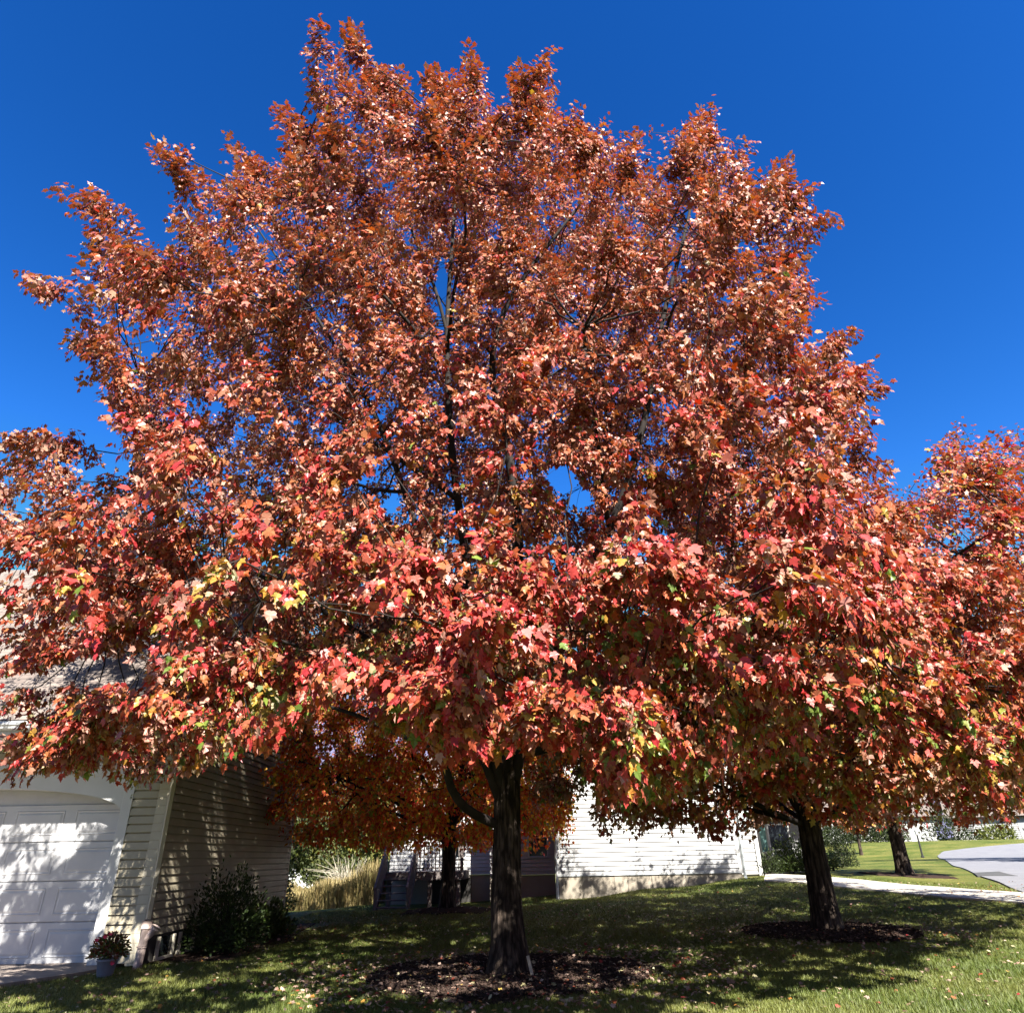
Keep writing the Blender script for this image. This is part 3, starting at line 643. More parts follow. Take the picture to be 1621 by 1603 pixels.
for nme, lb, b, h, r, c1, c2 in GT:
    k = b[1]/40
    simple_tree(nme, lb, b, h, [(h*.06, r*.55), (h*.2, r*.9), (h*.45, r), (h*.7, r*.8), (h*.92, r*.4), (h, r*.15)], 2000, rgg, pal_green(c1, c2), .2, (.13*k, .22*k), K1=10, lod=(0, 1), per=22, fork=h*.14, dmin=.5*max(1, k*.8), leafmat='green_leaf', spread=.3*k, twig_r=.008)

# ------------------------------------------------------------------ siding walls
def siding(name, w, z0, z1, m, parent, exp=.115, holes=(), lim=None, lip=.032, backing=True):
    """clapboard wall in the parent's xz plane, x 0..w, facing -y. lim(z) -> (x0,x1). holes = (x0,x1,z0,z1)"""
    b = MB(); z = z0
    while z < z1-1e-4:
        zb = min(z+exp, z1); a0, a1 = (0, w) if lim is None else lim(z); t0, t1 = (0, w) if lim is None else lim(zb)
        if a1-a0 > .02:
            seg = [(a0, a1, t0, t1)]
            for hx0, hx1, hz0, hz1 in holes:
                if hz0 < (z+zb)/2 < hz1:
                    ns = []
                    for s in seg:
                        if hx0 > s[0] and hx1 < s[1]: ns += [(s[0], hx0, s[2], hx0), (hx1, s[1], hx1, s[3])]
                        elif hx1 <= s[0] or hx0 >= s[1]: ns.append(s)
                        elif hx0 <= s[0] and hx1 < s[1]: ns.append((hx1, s[1], hx1, s[3]))
                        elif hx0 > s[0]: ns.append((s[0], hx0, s[2], hx0))
                    seg = ns
            for s0, s1, u0, u1 in seg:
                zg = z+(zb-z)*.82; m0 = s0+(u0-s0)*.82; m1 = s1+(u1-s1)*.82; gy = -lip*.45
                b.add([(s0, -lip, z), (s1, -lip, z), (m1, gy, zg), (m0, gy, zg), (m0, .017, zg+.001), (m1, .017, zg+.001), (u0, .017, zb), (u1, .017, zb), (s0, .017, z), (s1, .017, z)],
                      [(0, 1, 2, 3), (3, 2, 5, 4), (4, 5, 7, 6), (8, 9, 1, 0)])
        z = zb
    return b.build(name, m, parent)
def wallroot(parent, x, y, rz):
    e = bpy.data.objects.new('wall', None); return e
def place(o, x, y, z=0, rz=0): o.location = (x, y, z); o.rotation_euler = (0, 0, rz); return o

# ------------------------------------------------------------------ beige house (left)
hb = thing('garage_house', 'beige house on the left with white garage door and brown shingle roof', 'house', (-5.69, 12.0, 0), R(.8))
D = 7.3
siding('front_wall', 8.6, 0.06, 3.25, M['beige'], hb, lip=.032, exp=.125, holes=[(0, 8.05, 0, 2.78)]).location = (-8.6, 0, 0)
b = MB(); b.box(-8.6, -.02, .02, .2, .0, .06)
sw = siding('side_wall', D, .38, 7.9, M['beige'], hb, exp=.118, lim=lambda z: (0, D) if z < 3.4 else ((z-3.4)/1.15-0, D-(z-3.4)/1.15))
place(sw, 0, 0, 0, R(90))
bw = MB(); bw.box(-8.6, -.02, .03, D-.03, .39, 3.3); bw.prism([(0, 0)]*0 or [(-8.6, 3.3), (-.02, 3.3), (-.02, 3.3)], .1, .2) if False else None
# core cut back behind the door
core = MB(); core.box(-8.5, -.02, .45, D-.03, .02, 3.4); core.build('core_wall', M['beige_trim'], hb)
gab = MB(); gab.add([(-.03, .1, 3.4), (-.03, D-.1, 3.4), (-.03, D/2, 7.45), (-.2, .1, 3.4), (-.2, D-.1, 3.4), (-.2, D/2, 7.45)], [(0, 1, 2), (5, 4, 3), (0, 3, 4, 1), (1, 4, 5, 2), (2, 5, 3, 0)]); gab.build('gable_wall', M['beige_trim'], hb)
fd = MB(); fd.box(-.2, -.012, .1, D-.02, -.3, .38); fd.build('foundation', M['dark'], hb)
cb = MB(); cb.box(-.15, .022, -.03, -.016, .03, 3.3, .003); cb.box(.002, .026, -.016, .13, .36, 3.3, .003); cb.build('corner_board', M['beige_trim'], hb)
cb = MB(); cb.box(.002, .026, D-.11, D+.01, .36, 3.3, .003); cb.build('corner_board', M['beige_trim'], hb)
# door surround: jamb and arched header
XC, HW = -3.15, 2.44     # door centre and half width
for x in (XC+HW, XC-HW-.16):
    jm = MB(); jm.box(x, x+.16, -.035, .40, .0, 2.66, .004); jm.build('door_jamb', M['white_trim'], hb)
arc = [(XC-HW, 2.66)]+[(XC+HW*math.sin(t), 2.12+.40*math.cos(t*.97)-.02) for t in np.linspace(-math.pi/2, math.pi/2, 25)]+[(XC+HW, 2.66)]
hd = MB(); hd.prism(arc, -.03, .28); hd.build('arched_header', M['white_trim'], hb)
tb_ = MB(); tb_.box(XC-HW-.2, XC+HW+.2, -.05, -.0, 2.66, 2.86, .004); tb_.box(-8.6, XC-HW-.2, -.045, -.0, 2.68, 2.80, .004); tb_.build('head_trim', M['white_trim'], hb)
gd = MB(); gd.box(XC-HW, XC+HW, .34, .38, .02, 2.62)
for r_ in range(4):
    z0 = .03+r_*.56; gd.box(XC-HW+.005, XC+HW-.005, .312, .34, z0, z0+.548, .006)
gdo = gd.build('garage_door', M['door_white'], hb)
for r_ in range(4):
    for c_ in range(5):
        z0 = .03+r_*.56; w = 2*HW/5; x0 = XC-HW+c_*w
        p = MB()
        def fr(x0, x1, z0, z1, ya, yb, t):
            p.add([(x0, ya, z0), (x1, ya, z0), (x1, ya, z1), (x0, ya, z1), (x0+t, yb, z0+t), (x1-t, yb, z0+t), (x1-t, yb, z1-t), (x0+t, yb, z1-t)],
                  [(0, 1, 5, 4), (1, 2, 6, 5), (2, 3, 7, 6), (3, 0, 4, 7)])
        a, b_, c, d = x0+.09, x0+w-.09, z0+.09, z0+.46
        fr(a, b_, c, d, .311, .303, .012); fr(a+.012, b_-.012, c+.012, d-.012, .303, .318-.006, .02)
        fr(a+.032, b_-.032, c+.032, d-.032, .312, .303, .03)
        p.add([(a+.062, .303, c+.062), (b_-.062, .303, c+.062), (b_-.062, .303, d-.062), (a+.062, .303, d-.062)], [(0, 1, 2, 3)])
        p.build('raised_panel', M['door_white'], gdo)
ss = MB(); ss.box(XC-HW+.02, XC+HW-.02, .30, .33, -.02, .035); ss.build('bottom_seal', M['dark'], gdo)
# roof: front and back slopes, gable at the side
def roof_slab(name, pts, th, m, parent):
    n = Vector(np.cross(np.array(pts[1])-np.array(pts[0]), np.array(pts[2])-np.array(pts[0]))).normalized()
    if n.z < 0: n = -n
    vs = [Vector(p) for p in pts]+[Vector(p)-n*th for p in pts]
    me = bpy.data.meshes.new(name); me.from_pydata(vs, [], [(0, 1, 2, 3), (7, 6, 5, 4), (0, 4, 5, 1), (1, 5, 6, 2), (2, 6, 7, 3), (3, 7, 4, 0)]); me.update()
    uv = me.uv_layers.new(name='UVMap'); L1 = (vs[1]-vs[0]).length; u = (vs[1]-vs[0]).normalized(); v = n.cross(u)
    for lp in me.loops: q = vs[lp.vertex_index]-vs[0]; uv.data[lp.index].uv = (q.dot(u), q.dot(v))
    return link(me, name, m, parent)
OV = .9; yr = D/2+.2; zr = 3.42+.95*(yr+OV)
roof_slab('roof', [(-12, -OV, 3.42), (.32, -OV, 3.42), (.32, yr, zr), (-12, yr, zr)], .14, M['shingle'], hb)
roof_slab('roof', [(.32, D+.45, 3.42+.2), (-12, D+.45, 3.42+.2), (-12, yr, zr-.003), (.32, yr, zr-.003)], .14, M['shingle'], hb)
sf = MB(); sf.box(-8.6, .30, -OV+.03, -.02, 3.22, 3.27); sf.build('soffit', M['white_trim'], hb)
rk = MB(); 
for (ya, za, yb, zb) in ((-OV, 3.42, yr, zr), (D+.45, 3.62, yr, zr)):
    rk.add([(.30, ya, za-.16), (.345, ya, za-.16), (.345, ya, za-.02), (.30, ya, za-.02), (.30, yb, zb-.24), (.345, yb, zb-.24), (.345, yb, zb-.05), (.30, yb, zb-.05)],
       [(0, 1, 2, 3), (7, 6, 5, 4), (0, 4, 5, 1), (1, 5, 6, 2), (2, 6, 7, 3), (3, 7, 4, 0)])
rk.build('rake_board', M['white_trim'], hb)
def gutter(x0, x1, y, z, parent, s=-1):
    prof_ = [(0, .02), (0, .13), (s*.10, .13), (s*.115, .115), (s*.115, .09), (s*.095, .07), (s*.09, .04), (s*.06, .02)]
    g_ = MB(); n = len(prof_)
    g_.add([(x0, y+a, z+b_) for a, b_ in prof_]+[(x1, y+a, z+b_) for a, b_ in prof_], [tuple(range(n)), tuple(range(2*n-1, n-1, -1))]+[(i, i+n, (i+1) % n+n, (i+1) % n) for i in range(n)])
    return g_.build('gutter', M['white_trim'], parent)
gutter(-8.6, .3, -OV+.01, 3.24, hb); gutter(-8.6, .36, D+.44, 3.44, hb, 1)
fs_ = MB(); fs_.box(-8.6, .3, -OV+.012, -OV+.03, 3.2, 3.42); fs_.build('fascia', M['white_trim'], hb)
# downspout on the corner, ending in a pink-beige drain pipe
ds = MB()
for a, c in (((.16, -.86, 3.26), (.16, -.80, 3.12)), ((.16, -.80, 3.12), (.09, -.1, 2.85)), ((.09, -.1, 2.85), (.09, -.08, .62))):
    P = [np.array(a), np.array(c)]; ds.tube([P[0], P[1]], .042, 4)
ds.build('downspout', M['beige_trim'], hb)
dp = MB(); dp.tube([(.09, -.08, .58), (.09, -.09, .3), (.08, -.12, -.05)], [.065, .06, .06], 14); dp.tube([(.09, -.08, .60), (.09, -.082, .50)], .075, 14); dp.tube([(.085, -.1, .28), (.085, -.1, .26)], .072, 14)
dp.tube([(.10, -.09, .36), (.18, -.09, .44), (.22, -.09, .50)], .05, 12); dp.tube([(.215, -.09, .49), (.235, -.09, .53)], .065, 12)
dp.build('drain_pipe', M['pipe'], hb, smooth=True)
# basement window wells
for y0 in (.55, 1.35):
    ww = MB(); ww.box(.0, .05, y0, y0+.05, .02, .34, .004); ww.box(.0, .05, y0+.55, y0+.60, .02, .34, .004); ww.box(.0, .05, y0+.05, y0+.55, .02, .06, .004)
    w_ = ww.build('basement_window', M['well'], hb); gl = MB(); gl.box(-.01, .012, y0+.05, y0+.55, .06, .33); gl.build('pane', M['glass'], w_)
# wall lamp and vent near the rear corner seen past the foliage

# ------------------------------------------------------------------ white house
FT = .82
hw = thing('white_house', 'white clapboard house across the lawn with concrete foundation, recessed wall and deck side wing', 'house', (1.13, 23.0, 0), R(-1.2))
W1 = 5.42
siding('front_wall', W1, FT, 6.3, M['white'], hw, exp=.122, lim=lambda z: (0, W1) if z < 4.1 else ((z-4.1)/.8, W1-(z-4.1)/.8))
co = MB(); co.box(.02, W1-.02, .02, 6.5, FT, 4.1); co.add([(.05, .02, 4.1), (W1-.05, .02, 4.1), (W1/2, .02, 6.2), (.05, 6.5, 4.1), (W1-.05, 6.5, 4.1), (W1/2, 6.5, 6.2)], [(0, 1, 2), (5, 4, 3), (1, 4, 5, 2), (2, 5, 3, 0)]); co.build('core_wall', M['white_trim'], hw)
fo = MB()
xs_ = [0.02, .95, 1.65, 2.05, 2.75, 3.75, 4.55, W1]
for k in range(len(xs_)-1): fo.box(xs_[k]+.004, xs_[k+1]-.004, .0+.006*(k % 2), .25, -.4, FT-.012, .004)
fo.box(0.02, W1, .02, .24, -.4, FT-.015); fo.build('foundation', M['found'], hw)
for x in (-.02, W1-.09):
    cb = MB(); cb.box(x, x+.11, -.03, .0, FT-.02, 4.1, .003); cb.build('corner_board', M['white_trim'], hw)
st = MB(); st.box(0, W1, -.03, -.001, FT-.012, FT+.02); st.build('starter_strip', M['grey_paint'], hw)
dsp = MB(); dsp.tube([(W1+.06, -.04, 4.0), (W1+.06, -.04, FT-.1), (W1+.08, -.16, FT-.22)], .045, 4); dsp.build('downspout', M['grey_paint'], hw)
dsp = MB(); dsp.tube([(-.03, -.02, 4.0), (-.03, -.02, .2), (-.02, -.25, .12)], .04, 4); dsp.build('downspout', M['white_trim'], hw)
for s in (-1, 1):
    xc = W1/2
    roof_slab('roof', [(xc, -.35, 6.55), (xc+s*(W1/2+.45), -.35, 4.0), (xc+s*(W1/2+.45), 7, 4.0), (xc, 7, 6.55)], .12, M['shingle'], hw)
# recessed wall left of the block (in the block's shade) and its window
rw = siding('recessed_wall', 2.2, FT-.02, 3.6, M['white'], hw, exp=.122, holes=[(1.35, 1.95, 1.33, 2.5)]); place(rw, -2.2, 3.2)
rc = MB(); rc.box(-2.2, 0.0, 3.26, 6.5, FT-.02, 3.6); rc.build('core_wall', M['white_trim'], hw)
rf = MB(); rf.box(-2.2, 0, 3.2, 3.5, -.5, FT-.03); rf.build('foundation', M['found'], hw)
def window(x0, x1, y, z0, z1, parent, frame=None, t=.06, bars=True, name='window', trim=None):
    f = MB(); f.box(x0-t, x0, y-.04, y+.03, z0-t, z1+t, .003); f.box(x1, x1+t, y-.04, y+.03, z0-t, z1+t, .003); f.box(x0, x1, y-.04, y+.03, z1, z1+t, .003); f.box(x0, x1, y-.05, y+.03, z0-t, z0, .003)
    if bars: f.box(x0, x1, y-.025, y+.02, (z0+z1)/2-.02, (z0+z1)/2+.02)
    w = f.build(name, trim or M['white_trim'], parent); g_ = MB(); g_.box(x0-.01, x1+.01, y-.005, y+.02, z0-.01, z1+.01); g_.build('pane', M['glass'], w); return w
window(-.85, -.25, 3.2, 1.36, 2.5, hw)
# left wing with the deck door
lw = siding('wing_wall', 4.4, FT-.02, 3.7, M['white'], hw, exp=.122, holes=[(1.9, 2.75, 1.32, 2.5)]); place(lw, -6.0, 5.2)
lc = MB(); lc.box(-5.98, -1.6, 5.26, 9, FT-.02, 3.7); lc.build('core_wall', M['white_trim'], hw)
lf = MB(); lf.box(-5.98, -1.62, 5.22, 5.5, -.6, FT-.03); lf.build('foundation', M['found'], hw)
window(-4.1, -3.25, 5.2, 1.38, 2.45, hw)
bd = MB(); bd.box(-4.55, -3.0, 5.14, 5.2, -.25, .72, .01); bd.box(-3.82, -3.76, 5.11, 5.14, -.2, .7); bd.build('basement_door', M['dark'], hw)
roof_slab('roof', [(-6.4, 4.8, 3.66), (.1, 4.8, 3.66), (.1, 8, 5.3), (-6.4, 8, 5.3)], .12, M['shingle'], hw)
# right side: set-back porch bay with grey arched louvre, then the shaded entry wall and the window bay
pb = siding('porch_wall', .56, .74, 4.0, M['white'], hw, exp=.122); place(pb, W1+.26, 1.2)
pc = MB(); pc.box(W1+.0, W1+.9, 1.26, 6, .3, 4.0); pc.build('core_wall', M['white_trim'], hw)
for x in (W1+.14, W1+.82):
    pt = MB(); pt.box(x, x+.12, 1.13, 1.2, .70, 4.0, .003); pt.build('corner_board', M['white_trim'], hw)
lv = MB(); lv.prism([(W1+.34, 2.0)]+[(W1+.54+.20*math.cos(t), 2.75+.22*math.sin(t)) for t in np.linspace(0, math.pi, 13)][::-1]+[(W1+.74, 2.0)], 1.11, 1.19); lv.build('arched_louvre', M['grey_paint'], hw)
ps = siding('porch_side_wall', 1.8, .74, 3.8, M['white'], hw, exp=.122); place(ps, W1+.92, 1.22, 0, R(90))
ew = siding('entry_wall', 2.4, .74, 3.8, M['white'], hw, exp=.122); place(ew, W1+.9, 3.0)
ec = MB(); ec.box(W1+.9, W1+3.3, 3.06, 8, .4, 3.8); ec.build('core_wall', M['white_trim'], hw)
bx0, bx1, by0 = W1+1.62, W1+2.36, 2.3
pl = [(bx0-.2, 3.0), (bx0, by0), (bx1, by0), (bx1+.2, 3.0)]
bb = MB()
bb.add([(x, y, z) for z in (.6, 1.35, 2.95, 3.5) for x, y in pl], [(0, 1, 5, 4), (1, 2, 6, 5), (2, 3, 7, 6), (8, 9, 13, 12), (9, 10, 14, 13), (10, 11, 15, 14), (12, 13, 14, 15), (4, 5, 9, 8), (6, 7, 11, 10)])
bay = bb.build('window_bay', M['white_trim'], hw)
window(bx0+.06, bx1-.06, by0+.05, 1.42, 2.88, hw)
sg = MB(); sg.box(bx0-.26, bx0-.06, by0-.04, by0-.01, 1.35, 2.95, .004); sg.build('shutter', M['green_paint'], hw)
roof_slab('roof', [(W1+.1, .9, 3.95), (W1+3.7, .9, 3.95), (W1+3.7, 5.5, 5.9), (W1+.1, 5.5, 5.9)], .12, M['shingle'], hw)

# deck with stairs against the wing
dk = thing('wooden_deck', 'raised weathered wooden deck with slatted railing and dark steps, left of the white house', 'deck', (1.13, 23.0, 0), R(-1.2))
dx0, dx1, dy0, dy1 = -5.7, -3.1, 2.9, 5.1; dz = .97
f = MB()
for k in range(16): f.box(dx0+.02, dx1, dy0+k*.137, dy0+k*.137+.13, dz-.03, dz, .003)
f.build('floor', M['deck'], dk)
f = MB(); f.box(dx0, dx1, dy0-.04, dy0, dz-.26, dz-.02, .004); f.box(dx0-.04, dx0, dy0, dy1, dz-.26, dz-.02, .004); f.box(dx1, dx1+.04, dy0, dy1, dz-.26, dz-.02, .004); f.build('rim_board', M['deck'], dk)
for x in (dx0+.12, dx0+1.5, dx1-.15):
    f = MB(); f.box(x-.07, x+.07, dy0+.05, dy0+.19, -.6, dz-.04, .005); f.build('post', M['deck'], dk)
def railing(x0, x1, y, z, sides=True):
    rr = MB(); rr.box(x0, x1, y-.03, y+.03, z+.74, z+.79, .004); rr.box(x0, x1, y-.015, y+.015, z+.08, z+.12); rr.build('handrail', M['deck'], dk)
    rr = MB(); n = int((x1-x0)/.125)
    for k in range(n+1): xx = x0+k*(x1-x0)/n; rr.box(xx-.019, xx+.019, y-.045, y-.016, z+.02, z+.74)
    rr.build('balusters', M['deck'], dk)
railing(dx0+1.02, dx1, dy0+.06, dz)
for x in (dx0-.0, dx0+1.02, dx1-.05):
    rr = MB(); rr.box(x-.045, x+.045, dy0-.0, dy0+.09, dz, dz+.86, .004); rr.build('rail_post', M['deck'], dk)
# steps coming down towards the lawn at the left end
for k in range(6):
    st_ = MB(); st_.box(dx0+.02, dx0+.98, dy0-.05-.25*(k+1), dy0-.05-.25*k+.02, dz-.19*(k+1)-.04, dz-.19*(k+1), .004); st_.build('step', M['deck'], dk)
for x in (dx0-.03, dx0+.98):
    st_ = MB(); n_ = 8
    st_.add([(x+dxx, y, z) for dxx in (0, .045) for y, z in ((dy0-.04, dz-.02), (dy0-1.6, dz-1.2), (dy0-1.6, dz-1.45), (dy0-.04, dz-.32))], [(0, 1, 2, 3), (7, 6, 5, 4), (0, 4, 5, 1), (1, 5, 6, 2), (2, 6, 7, 3), (3, 7, 4, 0)])
    st_.build('stringer', M['deck'], dk)
    st_ = MB()
    for k in range(12):
        t = k/11; y = dy0-.1-1.42*t; z = dz-.06-1.12*t; st_.box(x, x+.04, y-.02, y+.02, z-.1, z+.76)
    st_.add([(x+dxx, y, z) for dxx in (-.01, .05) for y, z in ((dy0-.04, dz+.80), (dy0-1.56, dz-.40), (dy0-1.56, dz-.46), (dy0-.04, dz+.74))], [(0, 1, 2, 3), (7, 6, 5, 4), (0, 4, 5, 1), (1, 5, 6, 2), (2, 6, 7, 3), (3, 7, 4, 0)])
    st_.build('stair_railing', M['deck'], dk)

# ------------------------------------------------------------------ far houses
def far_house(label, x, y, w, d, h, rz):
    o = thing('house', label, 'house', (x, y, g1(x, y)-.2), rz)
    siding('wall', w, 0, h, M['white'], o, exp=.2, holes=[]).location = (-w/2, 0, 0)
    c = MB(); c.box(-w/2+.01, w/2-.01, .02, d, 0, h-.01); c.build('core_wall', M['white_trim'], o)
    roof_slab('roof', [(-w/2-.4, -.5, h-.1), (w/2+.4, -.5, h-.1), (w/2+.4, d/2, h+d*.32), (-w/2-.4, d/2, h+d*.32)], .15, M['shingle'], o)
    roof_slab('roof', [(w/2+.4, d+.5, h-.1), (-w/2-.4, d+.5, h-.1), (-w/2-.4, d/2, h+d*.32-.003), (w/2+.4, d/2, h+d*.32-.003)], .15, M['shingle'], o)
    for k in range(max(1, int(w/3.4))):
        xx = -w/2+1.2+k*3.2; window(xx, xx+1.0, -.02, 1.1, 2.3, o)
    gd_ = MB(); gd_.box(w/2-2.6, w/2-.4, -.05, 0, .05, 2.1, .01); gd_.build('garage_door', M['door_white'], o)
    return o
far_house('distant white house seen under the leaves left of the road bend', 42, 86, 9, 8, 2.9, R(-25))
far_house('distant white house at the far end of the road, right of its neighbour', 53, 84, 9, 8, 2.9, R(-30))
far_house('far white house glimpsed above the tall dry grass on the left', -17.5, 56, 8, 7, 2.7, R(8))
far_house('pale house far behind the small tree on the right lawn', 27, 72, 9, 8, 2.8, R(-15))

# ------------------------------------------------------------------ shrubs
def shrub(name, label, x, y, r, h, n, pal, size, rg, sh=LEAF_O, F=FO, mat_='green_leaf', stems=9, cat='bush', flat=.8, up=.3):
    o = thing(name, label, cat, (0, 0, 0)); z0 = g1(x, y)
    u = unit(rg.normal(size=(n, 3))); u[:, 2] = np.abs(u[:, 2]); ph = rg.uniform(0, 6, 3); th = np.arctan2(u[:, 1], u[:, 0])
    lob = 1+.16*np.sin(4*th+ph[0]+3*u[:, 2])+.12*np.sin(9*th+ph[1]+6*u[:, 2]); k = rg.random(n)**.3*lob
    pos = np.stack([x+u[:, 0]*r*k, y+u[:, 1]*r*flat*k, z0+.06+u[:, 2]*h*k], -1)
    ax = unit(u*.7+rg.normal(size=(n, 3))*.5+[0, 0, up]); nr = unit(u+rg.normal(size=(n, 3))*.5+[0, 0, .4])
    V, F_, C = place_leaves(sh, F, pos, ax, nr, rg.uniform(*size, n), pal(pos, u, rg, np.zeros(n, int)), rg)
    np_mesh('foliage', V, F_, M[mat_], o, C)
    s = MB()
    for k in range(stems):
        a = rg.uniform(0, 6.28); e = (x+math.cos(a)*r*.6, y+math.sin(a)*r*.5, z0+h*rg.uniform(.5, .8)); s.tube([(x+math.cos(a)*.08, y+math.sin(a)*.08, z0-.03), ((x+e[0])/2, (y+e[1])/2, z0+h*.35), e], [.014, .01, .005], 5)
    s.build('stems', M['twig'], o)
    return o
rs = np.random.default_rng(21)
shrub('bush', 'dark leafy rounded bush against the shaded side wall of the beige house', -5.0, 13.5, .66, 1.12, 4200, pal_green((.03,.06,.015), (.10,.17,.03)), (.05, .085), rs)
shrub('leafy_plant', 'low leafy plant spilling from the bed on the right of the dark bush', -5.0, 15.6, .5, .55, 1500, pal_green((.06,.10,.02), (.18,.26,.05)), (.07, .13), rs, up=.7)
shrub('bush', 'round green shrub below the window bay, between the porch and the right tree trunk', 8.6, 24.6, .62, .85, 1800, pal_green((.05,.09,.02), (.16,.22,.05)), (.06, .1), rs)
shrub('bush', 'low dark shrub beside the white porch wall', 7.75, 24.3, .5, .55, 1300, pal_green((.03,.05,.015), (.09,.13,.03)), (.06, .09), rs)
shrub('bush', 'upright clipped shrub left of the right trunk, under the window bay end', 9.3, 24.9, .6, 1.0, 1700, pal_green((.07,.11,.03), (.2,.26,.06)), (.06, .1), rs)
shrub('clipped_bush', 'tall dark oval clipped bush just right of the right tree trunk', *ground_at(1336, 1374)[:2], .62, 1.75, 3600, pal_green((.02,.035,.012), (.07,.09,.025)), (.06, .1), rs)
shrub('bush', 'small light green shrub at the foot of the dark oval bush', *ground_at(1318, 1378)[:2], .32, .6, 900, pal_green((.12,.16,.03), (.3,.34,.08)), (.06, .1), rs)
shrub('bush', 'pale olive shrub on the lawn below the distant white houses', 50, 80, 2.2, 1.6, 900, pal_green((.14,.18,.04), (.34,.36,.08)), (.25, .4), rs)
shrub('bush', 'wide dark shrub behind the rear corner of the beige house', -8.9, 27, 1.1, 2.3, 3200, pal_green((.03,.05,.015), (.11,.14,.03)), (.1, .16), rs)
shrub('bush', 'dark green shrub between the tall dry grass and the deck', -7.9, 34, 1.9, 2.0, 2600, pal_green((.05,.08,.02), (.18,.2,.05)), (.12, .18), rs)
for k, (x, y, rr_, hh_) in enumerate([(38.2, 79, 2.0, 2.6), (43.5, 77, 2.4, 3.0), (55.5, 80, 2.0, 2.4), (60, 80, 2.6, 3.2), (33, 70, 2.2, 2.6), (24.5, 66, 2.2, 3.0), (28.5, 68, 1.8, 2.0)]):
    lbs = ['dark hedge bush left of the pale olive shrub, before the distant house', 'big dark bush hiding the middle of the distant white house', 'small dark bush at the right end of the distant houses', 'largest dark bush, by the far road end near the right edge',
           'dark bush behind the lamp post on the far lawn', 'dark bush behind the small thin-trunked tree', 'low dark bush between the small tree and the lamp post']
    shrub('bush', lbs[k], x, y, rr_, hh_, 1300, pal_green((.02,.035,.012), (.08,.11,.03)), (.22, .36), rs)
# bare shrub of pale arching stems
bs = MB(); bx_, by_ = -6.9, 31.0; bz_ = g1(bx_, by_)
for k in range(150):
    a = rs.uniform(0, 6.28); l = rs.uniform(.8, 1.7); s_ = rs.uniform(.3, 1.1)
    p1 = np.array([bx_+rs.normal()*.1, by_+rs.normal()*.1, bz_]); p2 = p1+[math.cos(a)*l*.35, math.sin(a)*l*.35, l*.75]; p3 = p1+[math.cos(a)*l*s_, math.sin(a)*l*s_, l*(1.25-.4*s_)]
    bs.tube([p1, p2, p3], [.013, .01, .004], 4, cap=False)
tag(bs.build('bare_shrub', M['stake']), 'leafless shrub of pale arching stems left of the deck', 'shrub')
# tall dry grass
n = 26000; gx = rs.uniform(-14.5, -5.3, n); gy = 29.3+rs.random(n)*3.6+.25*np.sin(gx*1.3); gzv = gz(gx, gy)
hh = rs.uniform(.7, 1.5, n)*(.75+.25*np.sin(gx*.9)+.1*np.sin(gx*3.1)); az = rs.uniform(0, 6.28, n); ln = rs.uniform(.1, .45, n)*hh
base = np.stack([gx, gy, gzv], -1); sd = np.stack([np.cos(az+1.57), np.sin(az+1.57), 0*az], -1)*.012; tip = base+np.stack([np.cos(az)*ln, np.sin(az)*ln, hh], -1); mid = (base*.45+tip*.55)+np.array([0, 0, .12])
V = np.stack([base-sd, base+sd, mid+sd*1.3, mid-sd*1.3, tip], 1).reshape(-1, 3); q = np.arange(n)[:, None]*5
F = np.vstack([q+[0, 1, 2], q+[0, 2, 3], q+[3, 2, 4]])
t = rs.random((n, 1)); cl = np.array([.34, .25, .105])*(1-t)+np.array([.2, .18, .07])*t
tag(np_mesh('tall_dry_grass', V, F, M['straw'], None, np.repeat(cl, 5, 0)), 'tall tawny dry grass behind the lawn on the left', 'grass', kind='stuff')

# ------------------------------------------------------------------ flower pot
pp = at(165, 1545, 11.15); pz = g1(pp[0], pp[1])
fp = thing('flower_pot', 'pale pot with dark foliage and a few red flowers at the corner of the garage', 'plant pot', (pp[0], pp[1], pz))
q_ = MB(); q_.lathe([(.0, 0), (.11, 0), (.12, .02), (.155, .22), (.17, .225), (.17, .26), (.15, .26), (.14, .22), (.0, .21)], n=24); q_.build('pot', M['pot'], fp, smooth=True)
n = 900; u = unit(rs.normal(size=(n, 3))); u[:, 2] = np.abs(u[:, 2])*1.0-.15; pos = u*[.30, .28, .34]*rs.random((n, 1))**.35+[0, 0, .33]
V, F, C = place_leaves(LEAF_O, FO, pos, unit(u+rs.normal(size=(n, 3))*.6), unit(u+rs.normal(size=(n, 3))*.5), rs.uniform(.05, .09, n), pick([BRN*.6, GRN*.5, YEL*.5], np.tile([.5, .6, .25], (n, 1)), rs), rs)
np_mesh('foliage', V, F, M['green_leaf'], fp, C); fp.scale = (.82, .82, .82)
for (x, y, z) in ((.02, -.26, .60), (-.12, -.24, .56), (.2, -.2, .22), (.08, -.22, .64)):
    m_ = MB()
    for k in range(9):
        a = k*.7; m_.add([(x, y, z), (x+.03*math.cos(a)-.01, y-.015, z+.03*math.sin(a)), (x+.04*math.cos(a+.3), y-.02, z+.04*math.sin(a+.3)), (x+.03*math.cos(a+.6), y-.015, z+.03*math.sin(a+.6))], [(0, 1, 2, 3)])
    m_.build('flower', M['petal'], fp)
